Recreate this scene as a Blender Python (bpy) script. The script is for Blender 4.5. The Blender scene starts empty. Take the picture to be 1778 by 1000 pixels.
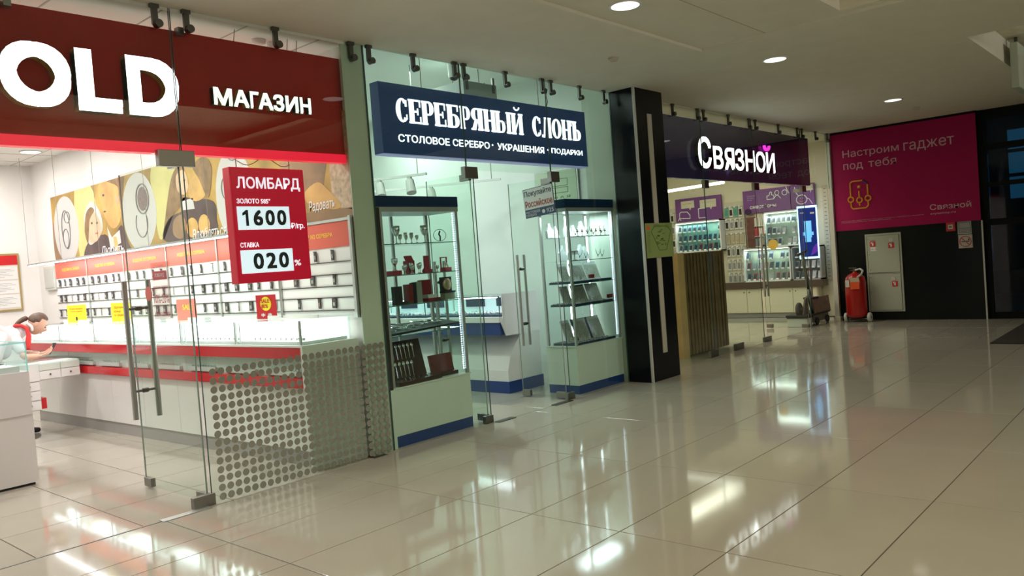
import bpy, math, random
from mathutils import Vector, Matrix
random.seed(7)
S = bpy.context.scene
COL = S.collection
# ------------------------------------------------------------------ camera
cd = bpy.data.cameras.new('camera'); cam = bpy.data.objects.new('camera', cd); COL.objects.link(cam)
cd.sensor_width = 36.0; cd.lens = 36.0*1391.8/1778.0; cd.clip_start = 0.05; cd.clip_end = 200
rt = Vector((0.6591102, -0.74828576, -0.07511436)); up = Vector((0.07384761, -0.0349992, 0.9966552)); fw = Vector((0.74841183, 0.66245262, -0.03219078))
m3 = Matrix((rt, up, -fw)).transposed()
cam.matrix_world = Matrix.Translation((0, -5.02, 1.44)) @ m3.to_4x4()
S.camera = cam
# ------------------------------------------------------------------ world, view, lights
w = bpy.data.worlds.new('dusk'); S.world = w; w.use_nodes = True
w.node_tree.nodes['Background'].inputs[0].default_value = (0.03, 0.10, 0.18, 1)
w.node_tree.nodes['Background'].inputs[1].default_value = 0.5
S.view_settings.view_transform = 'Standard'; S.view_settings.look = 'None'
S.view_settings.exposure = 0.0; S.view_settings.gamma = 1.0; S.view_settings.use_curve_mapping = False
S.cycles.transparent_max_bounces = 48; S.cycles.max_bounces = 8; S.cycles.glossy_bounces = 5; S.cycles.caustics_reflective = False

def area(name, loc, sx, sy, power, col=(1, 1, 1), rot=(0, 0, 0), shape='RECTANGLE'):
    l = bpy.data.lights.new(name, 'AREA'); l.shape = shape; l.size = sx; l.size_y = sy; l.energy = power; l.color = col
    o = bpy.data.objects.new(name, l); o.location = loc; o.rotation_euler = rot; COL.objects.link(o); return o
WARM = (1.0, 0.95, 0.85); COOL = (0.86, 1.0, 0.97)
# shop ceilings
for x, y in ((1.3, 1.2), (2.9, 1.2), (1.3, 2.9), (2.9, 2.9), (1.3, 4.7), (2.9, 4.7), (0.0, 2.9), (2.9, 6.1)):
    area('gold_shop_lamp', (x, y, 3.19), 0.42, 0.42, 27, (1.0, 0.97, 0.95), shape='DISK')
for x, y in ((4.9, 1.4), (6.0, 1.4), (4.9, 3.0), (6.0, 3.0), (7.0, 3.2)):
    area('silver_shop_lamp', (x, y, 3.55), 0.55, 0.55, 20, (0.84, 1.0, 0.93), shape='DISK')
for y in (0.9, 2.0, 3.2):
    area('phone_shop_lamp', (11.4, y, 3.15), 5.0, 0.35, 42, (1.0, 0.95, 0.78))
# corridor downlights (their light; the fittings are built below)
DOWN = [(5.13, -1.80), (7.80, -1.80), (11.71, -1.78)]
def spot(x, y, z, p):
    l = bpy.data.lights.new('downlight_lamp', 'SPOT'); l.energy = p; l.color = WARM; l.spot_size = math.radians(118); l.spot_blend = 0.7; l.shadow_soft_size = 0.09
    o = bpy.data.objects.new('downlight_lamp', l); o.location = (x, y, z); COL.objects.link(o)
for x, y in DOWN: spot(x, y, 3.225, 62)
for x, y in [(2.4, -1.8), (-0.4, -1.8), (-0.4, -6.9), (2.4, -6.9), (5.1, -6.9), (7.8, -6.9)]: spot(x, y, 3.225, 85)
# lamps of the coffered ceiling recess, washing its lid
area('cove_lamp', (1.0, -4.6, 3.30), 4.0, 2.6, 75, (1.0, 0.90, 0.72), (math.pi, 0, 0))
area('cove_lamp', (4.9, -4.6, 3.30), 2.6, 2.6, 50, (1.0, 0.90, 0.72), (math.pi, 0, 0))
area('recess_fill_lamp', (11.0, -5.0, 3.28), 3.6, 2.6, 13, (0.98, 0.96, 0.82), (math.pi, 0, 0))  # fill lamp added facing up, to lighten the right-hand recess
for x in (0.5, 3.5, 6.5, 9.5):   # unseen fill spots, added behind the camera to brighten the shopfronts
    l = bpy.data.lights.new('front_fill_spot', 'SPOT'); l.energy = 150; l.color = (1.0, 0.97, 0.88); l.spot_size = math.radians(75); l.spot_blend = 0.8; l.shadow_soft_size = 0.12
    o = bpy.data.objects.new('front_fill_spot', l); o.location = (x, -8.6, 3.1); o.rotation_euler = (math.radians(72), 0, math.radians(-8)); COL.objects.link(o)

# ------------------------------------------------------------------ materials
MC = {}
def mat(name, col=(0.8, 0.8, 0.8), rough=0.5, metal=0.0, emit=None, es=1.0, spec=0.5, noise=0.0, nscale=20, bump=0.0, coat=0.0):
    if name in MC: return MC[name]
    m = bpy.data.materials.new(name); m.use_nodes = True; nt = m.node_tree; b = nt.nodes['Principled BSDF']
    b.inputs['Base Color'].default_value = (*col, 1); b.inputs['Roughness'].default_value = rough; b.inputs['Metallic'].default_value = metal
    b.inputs['Specular IOR Level'].default_value = spec
    if coat: b.inputs['Coat Weight'].default_value = coat; b.inputs['Coat Roughness'].default_value = 0.05
    if emit: b.inputs['Emission Color'].default_value = (*emit, 1); b.inputs['Emission Strength'].default_value = es
    if noise or bump:
        tc = nt.nodes.new('ShaderNodeTexCoord'); n = nt.nodes.new('ShaderNodeTexNoise'); n.inputs['Scale'].default_value = nscale
        n.inputs['Detail'].default_value = 4
        nt.links.new(tc.outputs['Object'], n.inputs['Vector'])
        if noise:
            r = nt.nodes.new('ShaderNodeValToRGB')
            r.color_ramp.elements[0].position = 0.3; r.color_ramp.elements[1].position = 0.7
            r.color_ramp.elements[0].color = (*[c*(1-noise) for c in col], 1); r.color_ramp.elements[1].color = (*[min(1, c*(1+noise)) for c in col], 1)
            nt.links.new(n.outputs['Fac'], r.inputs['Fac']); nt.links.new(r.outputs['Color'], b.inputs['Base Color'])
        if bump:
            bp = nt.nodes.new('ShaderNodeBump'); bp.inputs['Strength'].default_value = bump; bp.inputs['Distance'].default_value = 0.01
            nt.links.new(n.outputs['Fac'], bp.inputs['Height']); nt.links.new(bp.outputs['Normal'], b.inputs['Normal'])
    MC[name] = m; return m
def glass(name, tint=(0.93, 0.98, 0.95), ior=1.5, refl=1.0):
    if name in MC: return MC[name]
    m = bpy.data.materials.new(name); m.use_nodes = True; nt = m.node_tree; nt.nodes.clear()
    o = nt.nodes.new('ShaderNodeOutputMaterial'); mx = nt.nodes.new('ShaderNodeMixShader'); t = nt.nodes.new('ShaderNodeBsdfTransparent')
    g = nt.nodes.new('ShaderNodeBsdfGlossy'); f = nt.nodes.new('ShaderNodeFresnel'); f.inputs['IOR'].default_value = ior
    t.inputs['Color'].default_value = (*tint, 1); g.inputs['Roughness'].default_value = 0.0; g.inputs['Color'].default_value = (refl, refl, refl, 1)
    geo = nt.nodes.new('ShaderNodeNewGeometry'); mth = nt.nodes.new('ShaderNodeMath'); mth.operation = 'MULTIPLY'
    inv = nt.nodes.new('ShaderNodeMath'); inv.operation = 'SUBTRACT'; inv.inputs[0].default_value = 1.0
    nt.links.new(geo.outputs['Backfacing'], inv.inputs[1]); nt.links.new(inv.outputs[0], mth.inputs[0]); nt.links.new(f.outputs[0], mth.inputs[1])
    nt.links.new(mth.outputs[0], mx.inputs[0]); nt.links.new(t.outputs[0], mx.inputs[1]); nt.links.new(g.outputs[0], mx.inputs[2]); nt.links.new(mx.outputs[0], o.inputs[0])
    MC[name] = m; return m
def tile_mat():
    m = mat('floor_porcelain', (0.40, 0.37, 0.285), 0.07, spec=0.5); nt = m.node_tree; b = nt.nodes['Principled BSDF']
    tc = nt.nodes.new('ShaderNodeTexCoord'); oi = nt.nodes.new('ShaderNodeObjectInfo')
    n = nt.nodes.new('ShaderNodeTexNoise'); n.inputs['Scale'].default_value = 3.0; n.inputs['Detail'].default_value = 6
    geo = nt.nodes.new('ShaderNodeNewGeometry'); nt.links.new(geo.outputs['Position'], n.inputs['Vector'])
    r = nt.nodes.new('ShaderNodeValToRGB'); r.color_ramp.elements[0].color = (0.385, 0.360, 0.290, 1); r.color_ramp.elements[1].color = (0.43, 0.403, 0.332, 1)
    mx = nt.nodes.new('ShaderNodeMath'); mx.operation = 'MULTIPLY_ADD'; mx.inputs[1].default_value = 0.5
    nt.links.new(oi.outputs['Random'], mx.inputs[0]); nt.links.new(n.outputs['Fac'], mx.inputs[2]); 
    sb = nt.nodes.new('ShaderNodeMath'); sb.operation = 'SUBTRACT'; sb.inputs[1].default_value = 0.25
    nt.links.new(mx.outputs[0], sb.inputs[0]); nt.links.new(sb.outputs[0], r.inputs['Fac']); nt.links.new(r.outputs['Color'], b.inputs['Base Color'])
    n2 = nt.nodes.new('ShaderNodeTexNoise'); n2.inputs['Scale'].default_value = 1.3; nt.links.new(geo.outputs['Position'], n2.inputs['Vector'])
    mr = nt.nodes.new('ShaderNodeMapRange'); mr.inputs['To Min'].default_value = 0.035; mr.inputs['To Max'].default_value = 0.10
    nt.links.new(n2.outputs['Fac'], mr.inputs['Value']); nt.links.new(mr.outputs[0], b.inputs['Roughness'])
    return m
TILE = tile_mat()
GROUT = mat('grout', (0.06, 0.05, 0.04), 0.9)
CEIL = mat('ceiling_plaster', (0.74, 0.705, 0.60), 0.8, noise=0.03, nscale=4)
CEIL2 = mat('ceiling_olive', (0.62, 0.58, 0.42), 0.8, noise=0.1, nscale=8)
WHITE = mat('white_wall', (0.78, 0.76, 0.73), 0.6, noise=0.02, nscale=3)
GREENW = mat('partition_paint', (0.50, 0.56, 0.46), 0.6, noise=0.03, nscale=3)
SILVERW = mat('silver_shop_wall', (0.70, 0.75, 0.70), 0.6, noise=0.02, nscale=3)
CREAM = mat('cream_wall', (0.74, 0.68, 0.52), 0.6, noise=0.02, nscale=3)
BLACK = mat('black_panel', (0.006, 0.007, 0.008), 0.20, spec=0.22)
BLKM = mat('black_matt', (0.015, 0.015, 0.016), 0.6)
GLASS = glass('storefront_glass')
DGLASS = glass('door_glass', (0.92, 0.97, 0.94))
CGLASS = glass('case_glass', (0.93, 0.98, 0.97), refl=0.8)
NGLASS = glass('curtain_glass', (0.45, 0.60, 0.62), ior=1.35)
FEDGE = mat('pale_glass_edge', (0.30, 0.38, 0.34), 0.2)
GEDGE = mat('glass_edge', (0.05, 0.10, 0.09), 0.2)
STEEL = mat('brushed_steel', (0.26, 0.26, 0.24), 0.32, 1.0)
HSTEEL = mat('handle_steel', (0.46, 0.46, 0.44), 0.35, 0.9)
STEELD = mat('dark_steel', (0.14, 0.14, 0.13), 0.35, 1.0)
CHROME = mat('chrome', (0.75, 0.77, 0.78), 0.12, 1.0)
ALU = mat('aluminium', (0.50, 0.52, 0.50), 0.4, 0.8)
RED = mat('red_panel', (0.42, 0.016, 0.014), 0.5, noise=0.04, nscale=3, spec=0.1)
REDL = mat('red_led_edge', (0.5, 0.01, 0.03), 0.4, emit=(1.0, 0.005, 0.045), es=0.75)
REDG = mat('red_gloss', (0.55, 0.012, 0.02), 0.15)
REDB = mat('red_lightbox', (0.45, 0.008, 0.03), 0.3, emit=(0.5, 0.0, 0.022), es=0.55)
REDH = mat('red_header', (0.62, 0.10, 0.06), 0.4)
GOLD = mat('gold_return', (0.62, 0.46, 0.14), 0.4, 0.3)
LETW = mat('lit_letter_white', (0.9, 0.9, 0.9), 0.4, emit=(1.0, 0.98, 1.0), es=3.2)
LETW2 = mat('lit_letter_soft', (0.9, 0.9, 0.9), 0.4, emit=(0.95, 1.0, 1.0), es=1.2)
LETC = mat('lit_letter_pale', (0.9, 0.9, 0.9), 0.4, emit=(0.85, 0.8, 1.0), es=0.8)
LETM = mat('lit_letter_magenta', (0.9, 0.1, 0.7), 0.4, emit=(0.95, 0.05, 0.72), es=1.1)
NAVY = mat('navy_panel', (0.006, 0.028, 0.085), 0.3)
NAVYB = mat('navy_lightbox', (0.006, 0.028, 0.09), 0.3, emit=(0.004, 0.03, 0.10), es=0.35)
BLUE = mat('blue_plinth', (0.012, 0.045, 0.20), 0.35)
PURP = mat('purple_fascia', (0.065, 0.045, 0.14), 0.15, spec=0.3)
PURPP = mat('purple_print', (0.16, 0.05, 0.22), 0.4, noise=0.15, nscale=2)
MAG = mat('magenta_print', (0.36, 0.007, 0.085), 0.45, spec=0.15, noise=0.06, nscale=1)
PINKT = mat('pale_pink_ink', (0.62, 0.38, 0.45), 0.5)
ORNG = mat('orange_ink', (0.75, 0.33, 0.02), 0.5)
WINK = mat('white_ink', (0.80, 0.80, 0.80), 0.5)
BINK = mat('black_ink', (0.02, 0.02, 0.025), 0.5)
LCD = mat('lit_white_field', (0.8, 0.85, 0.95), 0.4, emit=(0.75, 0.85, 1.0), es=0.85)
LAM = mat('white_laminate', (0.76, 0.76, 0.74), 0.3)
LAMG = mat('mint_white_laminate', (0.62, 0.68, 0.61), 0.3, noise=0.03, nscale=5)
GREYL = mat('grey_laminate', (0.36, 0.35, 0.34), 0.35)
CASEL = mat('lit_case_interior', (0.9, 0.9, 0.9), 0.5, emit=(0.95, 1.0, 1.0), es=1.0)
LED = mat('led_strip', (0.9, 0.9, 0.95), 0.4, emit=(0.9, 0.93, 1.0), es=7.0)
LEDB = mat('led_dots', (0.8, 0.85, 1.0), 0.4, emit=(0.75, 0.82, 1.0), es=5.0)
LAMPM = mat('lamp_lens', (1, 1, 1), 0.4, emit=(1.0, 0.97, 0.88), es=1.6)
TUBE = mat('tube_light', (1, 1, 1), 0.4, emit=(1.0, 1.0, 0.9), es=4.0)
WIRE = mat('hanging_wire', (0.25, 0.24, 0.22), 0.5)
YEL = mat('yellow_paper', (0.90, 0.80, 0.02), 0.6)
GREENP = mat('green_notice', (0.21, 0.28, 0.085), 0.6)
GREENI = mat('green_ink', (0.10, 0.18, 0.03), 0.6)
ORP = mat('orange_stamp', (0.65, 0.10, 0.02), 0.6)
WOOD = mat('tan_board', (0.68, 0.45, 0.20), 0.5, noise=0.15, nscale=4)
BRONZE = mat('bronze_slat', (0.20, 0.135, 0.065), 0.35, noise=0.2, nscale=6)
BROWND = mat('brown_counter', (0.10, 0.065, 0.05), 0.25)
CARD = mat('brown_board', (0.19, 0.13, 0.09), 0.7, noise=0.2, nscale=8)
SIL = mat('silverware', (0.72, 0.72, 0.70), 0.18, 1.0)
MAROON = mat('maroon_box', (0.22, 0.012, 0.02), 0.45)
BRWN = mat('dark_wood_case', (0.035, 0.012, 0.009), 0.35)
GRYB = mat('grey_board', (0.46, 0.42, 0.37), 0.6, noise=0.2, nscale=40)
BUST = mat('white_bust', (0.60, 0.62, 0.62), 0.5)
NAVT = mat('navy_tray', (0.008, 0.02, 0.06), 0.5)
DOTM = mat('mirror_dot', (0.46, 0.47, 0.42), 0.20, 0.7)
MATT = mat('entrance_mat', (0.020, 0.016, 0.012), 0.95, bump=0.4, nscale=300)
SKIN = mat('skin', (0.62, 0.36, 0.26), 0.5)
HAIR = mat('brown_hair', (0.11, 0.065, 0.045), 0.5, noise=0.3, nscale=60)
HAIRD = mat('dark_hair', (0.02, 0.016, 0.014), 0.5)
SHIRT = mat('white_shirt', (0.74, 0.73, 0.75), 0.8, bump=0.15, nscale=30)
REDF = mat('red_waistcoat', (0.60, 0.03, 0.03), 0.7)
TROU = mat('dark_trousers', (0.02, 0.02, 0.024), 0.8)
EXTR = mat('extinguisher_red', (0.36, 0.010, 0.008), 0.25)
EXTO = mat('orange_tag', (0.85, 0.10, 0.02), 0.5, emit=(1.0, 0.12, 0.02), es=0.0)
LGREY = mat('light_grey', (0.50, 0.50, 0.46), 0.5)
RUBB = mat('rubber', (0.02, 0.02, 0.02), 0.8)
WOFFW = mat('offwhite_metal', (0.40, 0.42, 0.34), 0.45)
SCREEN = mat('blue_screen', (0.01, 0.02, 0.10), 0.2, emit=(0.006, 0.02, 0.16), es=0.8)
SCRL = mat('screen_light_edge', (0.6, 0.8, 1.0), 0.3, emit=(0.45, 0.75, 1.0), es=1.8)
SCRB = mat('screen_figure', (0.2, 0.5, 0.8), 0.3, emit=(0.12, 0.45, 0.85), es=0.9)

# ------------------------------------------------------------------ helpers
ROOT = {}   # object -> world offset of its top-level thing
def props(o, label=None, cat=None, group=None, kind=None):
    if label: o['label'] = label
    if cat: o['category'] = cat
    if group: o['group'] = group
    if kind: o['kind'] = kind
    return o
def thing(name, loc, label=None, cat=None, group=None, kind=None, rz=0.0):
    o = bpy.data.objects.new(name, None); o.location = loc; o.rotation_euler = (0, 0, rz); o.empty_display_size = 0.1; COL.objects.link(o)
    ROOT[o] = Matrix.Translation(loc) @ Matrix.Rotation(rz, 4, 'Z')
    return props(o, label, cat, group, kind)
class MB:
    def __init__(s): s.v = []; s.f = []; s.m = []; s.k = 0; s.sm = []; s.smooth = False
    def add(s, vs, fs):
        n = len(s.v); s.v += [tuple(p) for p in vs]; s.f += [tuple(i+n for i in f) for f in fs]; s.m += [s.k]*len(fs); s.sm += [s.smooth]*len(fs); return s
    def mi(s, k): s.k = k; return s
    def box(s, x0, x1, y0, y1, z0, z1):
        x0, x1 = sorted((x0, x1)); y0, y1 = sorted((y0, y1)); z0, z1 = sorted((z0, z1))
        v = [(x0, y0, z0), (x1, y0, z0), (x1, y1, z0), (x0, y1, z0), (x0, y0, z1), (x1, y0, z1), (x1, y1, z1), (x0, y1, z1)]
        return s.add(v, [(0, 3, 2, 1), (4, 5, 6, 7), (0, 1, 5, 4), (1, 2, 6, 5), (2, 3, 7, 6), (3, 0, 4, 7)])
    def obox(s, c, R, U, N, w, h, d):   # oriented box centre c
        c = Vector(c); R = Vector(R).normalized()*w/2; U = Vector(U).normalized()*h/2; N = Vector(N).normalized()*d/2
        v = [c+a*R+b*U+e*N for e in (-1, 1) for b in (-1, 1) for a in (-1, 1)]
        return s.add(v, [(0, 2, 3, 1), (4, 5, 7, 6), (0, 1, 5, 4), (2, 6, 7, 3), (0, 4, 6, 2), (1, 3, 7, 5)])
    def tube(s, p0, p1, r, n=10, r2=None, caps=True):
        p0 = Vector(p0); p1 = Vector(p1); r2 = r if r2 is None else r2; d = (p1-p0).normalized()
        a = d.orthogonal().normalized(); b = d.cross(a)
        v = []
        for k in range(n):
            t = 2*math.pi*k/n; e = a*math.cos(t)+b*math.sin(t); v += [p0+e*r, p1+e*r2]
        f = [(2*k, 2*((k+1) % n), 2*((k+1) % n)+1, 2*k+1) for k in range(n)]
        if caps: f += [tuple(2*k for k in range(n))[::-1], tuple(2*k+1 for k in range(n))]
        return s.add(v, f)
    def path(s, pts, r, n=6):
        for a, b in zip(pts[:-1], pts[1:]): s.tube(a, b, r, n)
        return s
    def lathe(s, c, prof, n=16, axis='z'):
        c = Vector(c); v = []; m = len(prof)
        for k in range(n):
            t = 2*math.pi*k/n
            for r, h in prof:
                x, y = r*math.cos(t), r*math.sin(t)
                v.append(c+Vector((x, y, h) if axis == 'z' else ((h, x, y) if axis == 'x' else (x, h, y))))
        f = []
        for k in range(n):
            for j in range(m-1):
                q = (k*m+j, ((k+1) % n)*m+j, ((k+1) % n)*m+j+1, k*m+j+1); f.append(q if axis != 'y' else q[::-1])
        f.append(tuple(k*m for k in range(n))[::-1]); f.append(tuple(k*m+m-1 for k in range(n)))
        return s.add(v, f)
    def prism(s, pts, P, R, U, d):   # polygon pts (u,v) at P + u R + v U ; thickness d toward N=RxU
        P = Vector(P); R = Vector(R); U = Vector(U); N = R.cross(U).normalized(); n = len(pts)
        ar = sum(pts[i][0]*pts[(i+1) % n][1]-pts[(i+1) % n][0]*pts[i][1] for i in range(n))
        if ar < 0: pts = pts[::-1]
        v = [P+R*a+U*b for a, b in pts]+[P+R*a+U*b+N*d for a, b in pts]
        f = [tuple(range(n))[::-1], tuple(range(n, 2*n))]+[(k, (k+1) % n, n+(k+1) % n, n+k) for k in range(n)]
        return s.add(v, f)
    def build(s, name, mats, parent=None, label=None, cat=None, group=None, kind=None, bevel=0, local=False):
        me = bpy.data.meshes.new(name)
        vs = s.v
        if parent is not None and not local:
            r = parent
            while r.parent: r = r.parent
            inv = ROOT[r].inverted() if r in ROOT else Matrix.Identity(4)
            vs = [tuple(inv @ Vector(p)) for p in vs]
        me.from_pydata(vs, [], s.f)
        for m in (mats if isinstance(mats, (list, tuple)) else [mats]): me.materials.append(m)
        me.polygons.foreach_set('material_index', s.m); me.polygons.foreach_set('use_smooth', s.sm); me.update()
        o = bpy.data.objects.new(name, me); COL.objects.link(o)
        if parent is not None: o.parent = parent
        if bevel:
            b = o.modifiers.new('bevel', 'BEVEL'); b.width = bevel; b.segments = 2; b.limit_method = 'ANGLE'
        return props(o, label, cat, group, kind)
def B(*a): return MB().box(*a)
def kids(o): return list(o.children)
def dup(o, parent=None, loc=None, **kw):
    c = o.copy(); COL.objects.link(c); c.parent = parent
    if loc is not None: c.location = loc
    for k, v in kw.items(): c[k] = v
    for ch in kids(o):
        dup(ch, c)
    return c
def copy_tree(o, loc, label=None, group=None, rz=None):
    c = o.copy(); COL.objects.link(c); c.location = loc
    if rz is not None: c.rotation_euler = (0, 0, rz)
    if label: c['label'] = label
    if group: c['group'] = group
    for ch in list(o.children):
        d = ch.copy(); COL.objects.link(d); d.parent = c
        for g in list(ch.children):
            e = g.copy(); COL.objects.link(e); e.parent = d
    return c
XF, ZU = (1, 0, 0), (0, 0, 1)
def text(s, P, W, H, m, parent, R=XF, U=ZU, depth=0.003, weight=0.0, name='lettering', shear=0.0, side=None, res=3):
    """text s fitted so its ink fills W x H with its lower left corner at P; R to the right, U up, thickness toward RxU... outward = R x U reversed"""
    c = bpy.data.curves.new('t', 'FONT'); c.body = s; c.size = 1.0; c.shear = shear; c.resolution_u = res; c.space_line = 0.95
    if depth: c.extrude = 0.5
    t = bpy.data.objects.new('t', c); me = bpy.data.meshes.new_from_object(t)
    bpy.data.objects.remove(t); bpy.data.curves.remove(c)
    if weight:   # heavier strokes: the outline laid down again around itself
        k = 8 if weight > 0.03 else 4; vs = [tuple(v.co) for v in me.vertices]; fs_ = [tuple(p.vertices) for p in me.polygons]; n_ = len(vs); V_, F_ = list(vs), list(fs_)
        ker = [(1, 1), (-1, 1), (-1, -1), (1, -1)]+([(1, 0), (-1, 0), (0, 1), (0, -1)] if k == 8 else [])
        for q in range(k):
            dx, dy = weight*ker[q][0], weight*ker[q][1]
            V_ += [(x+dx, y+dy, z-0.035*(q+1)) for x, y, z in vs]; F_ += [tuple(i+n_*(q+1) for i in f) for f in fs_]
        me = bpy.data.meshes.new('t'); me.from_pydata(V_, [], F_); me.update()
    co = [v.co.copy() for v in me.vertices]
    x0 = min(v.x for v in co); x1 = max(v.x for v in co); y0 = min(v.y for v in co); y1 = max(v.y for v in co)
    P = Vector(P); R = Vector(R); U = Vector(U); N = R.cross(U)
    r = parent
    while r.parent: r = r.parent
    inv = ROOT[r].inverted() if r in ROOT else Matrix.Identity(4)
    for v, q in zip(me.vertices, co):
        v.co = inv @ (P + R*((q.x-x0)/(x1-x0)*W) + U*((q.y-y0)/(y1-y0)*H) + N*(q.z+0.5)*depth)
    me.materials.clear(); me.materials.append(m)
    if side:
        me.materials.append(side); Nw = inv.to_3x3() @ N
        for p in me.polygons: p.material_index = 0 if p.normal.dot(Nw) > 0.5 else 1
    else:
        for p in me.polygons: p.material_index = 0
    me.name = name
    o = bpy.data.objects.new(name, me); COL.objects.link(o); o.parent = parent
    return o
ORD = ['first', 'second', 'third', 'fourth', 'fifth', 'sixth', 'seventh', 'eighth', 'ninth', 'tenth', 'eleventh', 'twelfth']
# N = R x U : for R=+x, U=+z  N = -y (towards the corridor).  For walls facing -x: R=-y, U=z -> N=-x
RY = (0, -1, 0)

# ------------------------------------------------------------------ floors
def floor_slab(name, x0, x1, y0, y1):
    o = B(x0, x1, y0, y1, -0.16, -0.0025).build(name, GROUT, kind='structure'); ROOT[o] = Matrix.Identity(4); return o
def tiles(fl, xs, ys):
    cache = {}
    for i in range(len(xs)-1):
        for j in range(len(ys)-1):
            w_, h_ = round(xs[i+1]-xs[i], 3), round(ys[j+1]-ys[j], 3); g = 0.0028
            if (w_, h_) not in cache:
                e = 0.0012; mb = MB()
                a, b = w_/2-g, h_/2-g
                v = [(-a, -b, -0.0035), (a, -b, -0.0035), (a, b, -0.0035), (-a, b, -0.0035), (-a, -b, -e), (a, -b, -e), (a, b, -e), (-a, b, -e),
                     (-a+e, -b+e, 0), (a-e, -b+e, 0), (a-e, b-e, 0), (-a+e, b-e, 0)]
                mb.add(v, [(8, 9, 10, 11)]+[(k, (k+1) % 4, 4+(k+1) % 4, 4+k) for k in range(4)]+[(4+k, 4+(k+1) % 4, 8+(k+1) % 4, 8+k) for k in range(4)])
                o = mb.build('tile', TILE, fl, local=True); cache[(w_, h_)] = o.data
            else:
                o = bpy.data.objects.new('tile', cache[(w_, h_)]); COL.objects.link(o); o.parent = fl
            o.location = ((xs[i]+xs[i+1])/2, (ys[j]+ys[j+1])/2, 0)
fl = floor_slab('floor', -1.4, 14.4, -9.25, -0.05)
tiles(fl, [-1.4]+[3.40+1.2*k for k in range(-3, 9)]+[14.19], [-9.25]+[-2.03-0.6*k for k in range(12, -1, -1)][1:]+[-1.43, -0.835, -0.58, -0.05])
fg = floor_slab('floor', -0.9, 4.0, -0.048, 7.05)
tiles(fg, [-0.9+0.595*k for k in range(9)], [-0.046]+[0.57+0.54*k for k in range(12)]+[7.04])
fs = floor_slab('floor', 4.0, 7.9, -0.048, 5.2)
tiles(fs, [4.0+0.65*k for k in range(7)], [-0.046]+[0.6*k for k in range(1, 9)])
fp = floor_slab('floor', 7.9, 15.5, -0.048, 4.6)
tiles(fp, [8.15+0.6*k for k in range(12)], [-0.046]+[0.6*k for k in range(1, 8)])

# ------------------------------------------------------------------ ceilings
# corridor ceiling with the square opening beside the downlights, built in slabs that leave it out
ce = MB()
ce.box(-8, 14.7, -1.51, 0.0, 3.24, 3.55); ce.box(6.85, 8.70, -3.3, -1.51, 3.24, 3.55); ce.box(8.70, 14.7, -3.3, -1.51, 3.24, 3.55)
ce.box(6.85, 8.70, -9.3, -3.3, 3.24, 3.55); ce.box(-8, 6.85, -2.79, -1.51, 3.265, 3.55)
ce.box(-8, -1.2, -9.3, -2.79, 3.265, 3.55); ce.box(-1.2, 6.85, -9.3, -6.3, 3.265, 3.55); ce.box(6.76, 6.85, -6.3, -2.79, 3.265, 3.55)
ce.box(13.2, 14.7, -9.3, -3.3, 3.24, 3.55)
co = ce.build('ceiling', CEIL, kind='structure'); ROOT[co] = Matrix.Identity(4)
MB().box(-1.2, 6.85, -6.3, -2.79, 3.70, 3.76).box(8.7, 13.2, -9.3, -3.3, 3.52, 3.58).build('recess_lid', CEIL2, co)
MB().box(-1.2, 6.76, -3.25, -2.79, 3.50, 3.55).box(6.3, 6.76, -6.3, -3.25, 3.50, 3.55).build('recess_step', CEIL2, co)
MB().box(-1.3, 6.86, -2.79, -2.70, 3.55, 3.76).box(6.76, 6.86, -6.4, -2.79, 3.55, 3.76).box(-1.3, 6.86, -6.4, -6.3, 3.55, 3.76).box(-1.3, -1.2, -6.4, -2.7, 3.55, 3.76).build('recess_side', CEIL2, co)
MB().box(6.2, 6.74, -3.6, -2.81, 3.47, 3.50).build('recess_dark_sheet', mat('olive_dark', (0.13, 0.115, 0.035), 0.9), co)  # dark olive sheet added under the step at the opening's corner
MB().box(3.3, 3.304, -2.78, -2.1, 3.2625, 3.266).box(-1, 6.85, -2.122, -2.118, 3.2625, 3.266).build('joint', mat('ceiling_joint', (0.4, 0.36, 0.28), 0.9), co)
c1 = B(-0.9, 3.93, 0.0, 7.1, 3.22, 3.4).build('ceiling', mat('gold_ceiling', (0.74, 0.70, 0.66), 0.7), kind='structure'); ROOT[c1] = Matrix.Identity(4)
g = MB()
for k in range(1, 12): g.box(-0.9, 3.93, 0.6*k-0.006, 0.6*k+0.006, 3.2165, 3.221)
for k in range(8): g.box(-0.5+0.6*k-0.006, -0.5+0.6*k+0.006, 0.0, 7.0, 3.2165, 3.221)
g.build('ceiling_grid', mat('grid_grey', (0.42, 0.40, 0.37), 0.6), c1)
B(4.1, 8.0, 0.0, 5.3, 3.62, 3.7).build('ceiling', SILVERW, kind='structure')
B(7.9, 15.5, 0.0, 4.7, 3.23, 3.4).build('ceiling', CREAM, kind='structure')
B(-8, 14.7, 0.0, 0.06, 3.245, 3.7).build('trim_1', CEIL, kind='structure')
# ------------------------------------------------------------------ walls
B(3.93, 4.10, 0.02, 7.1, 0, 3.7).build('wall_gold_right', [WHITE], kind='structure')
B(3.895, 4.10, 0.008, 0.02, 0, 3.245).build('trim_2', GREENW, kind='structure')
B(-1.0, 3.93, 6.98, 7.1, 0, 3.25).build('wall_gold_back', WHITE, kind='structure')
B(-1.1, -0.9, 0.02, 7.1, 0, 3.25).build('wall_gold_left', WHITE, kind='structure')
B(4.1, 7.9, 5.0, 5.12, 0, 3.7).build('wall_silver_back', SILVERW, kind='structure')
B(7.62, 7.9, 0.40, 5.12, 0, 3.7).build('wall_silver_right', SILVERW, kind='structure')
B(7.555, 8.135, 0.02, 0.40, 0, 3.7).build('wall_partition', GREENW, kind='structure')
B(7.9, 15.5, 4.5, 4.62, 0, 3.3).build('wall_phone_back', CREAM, kind='structure')
B(15.0, 15.2, -0.03, 4.5, 0, 3.3).build('wall_phone_right', CREAM, kind='structure')
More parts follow.
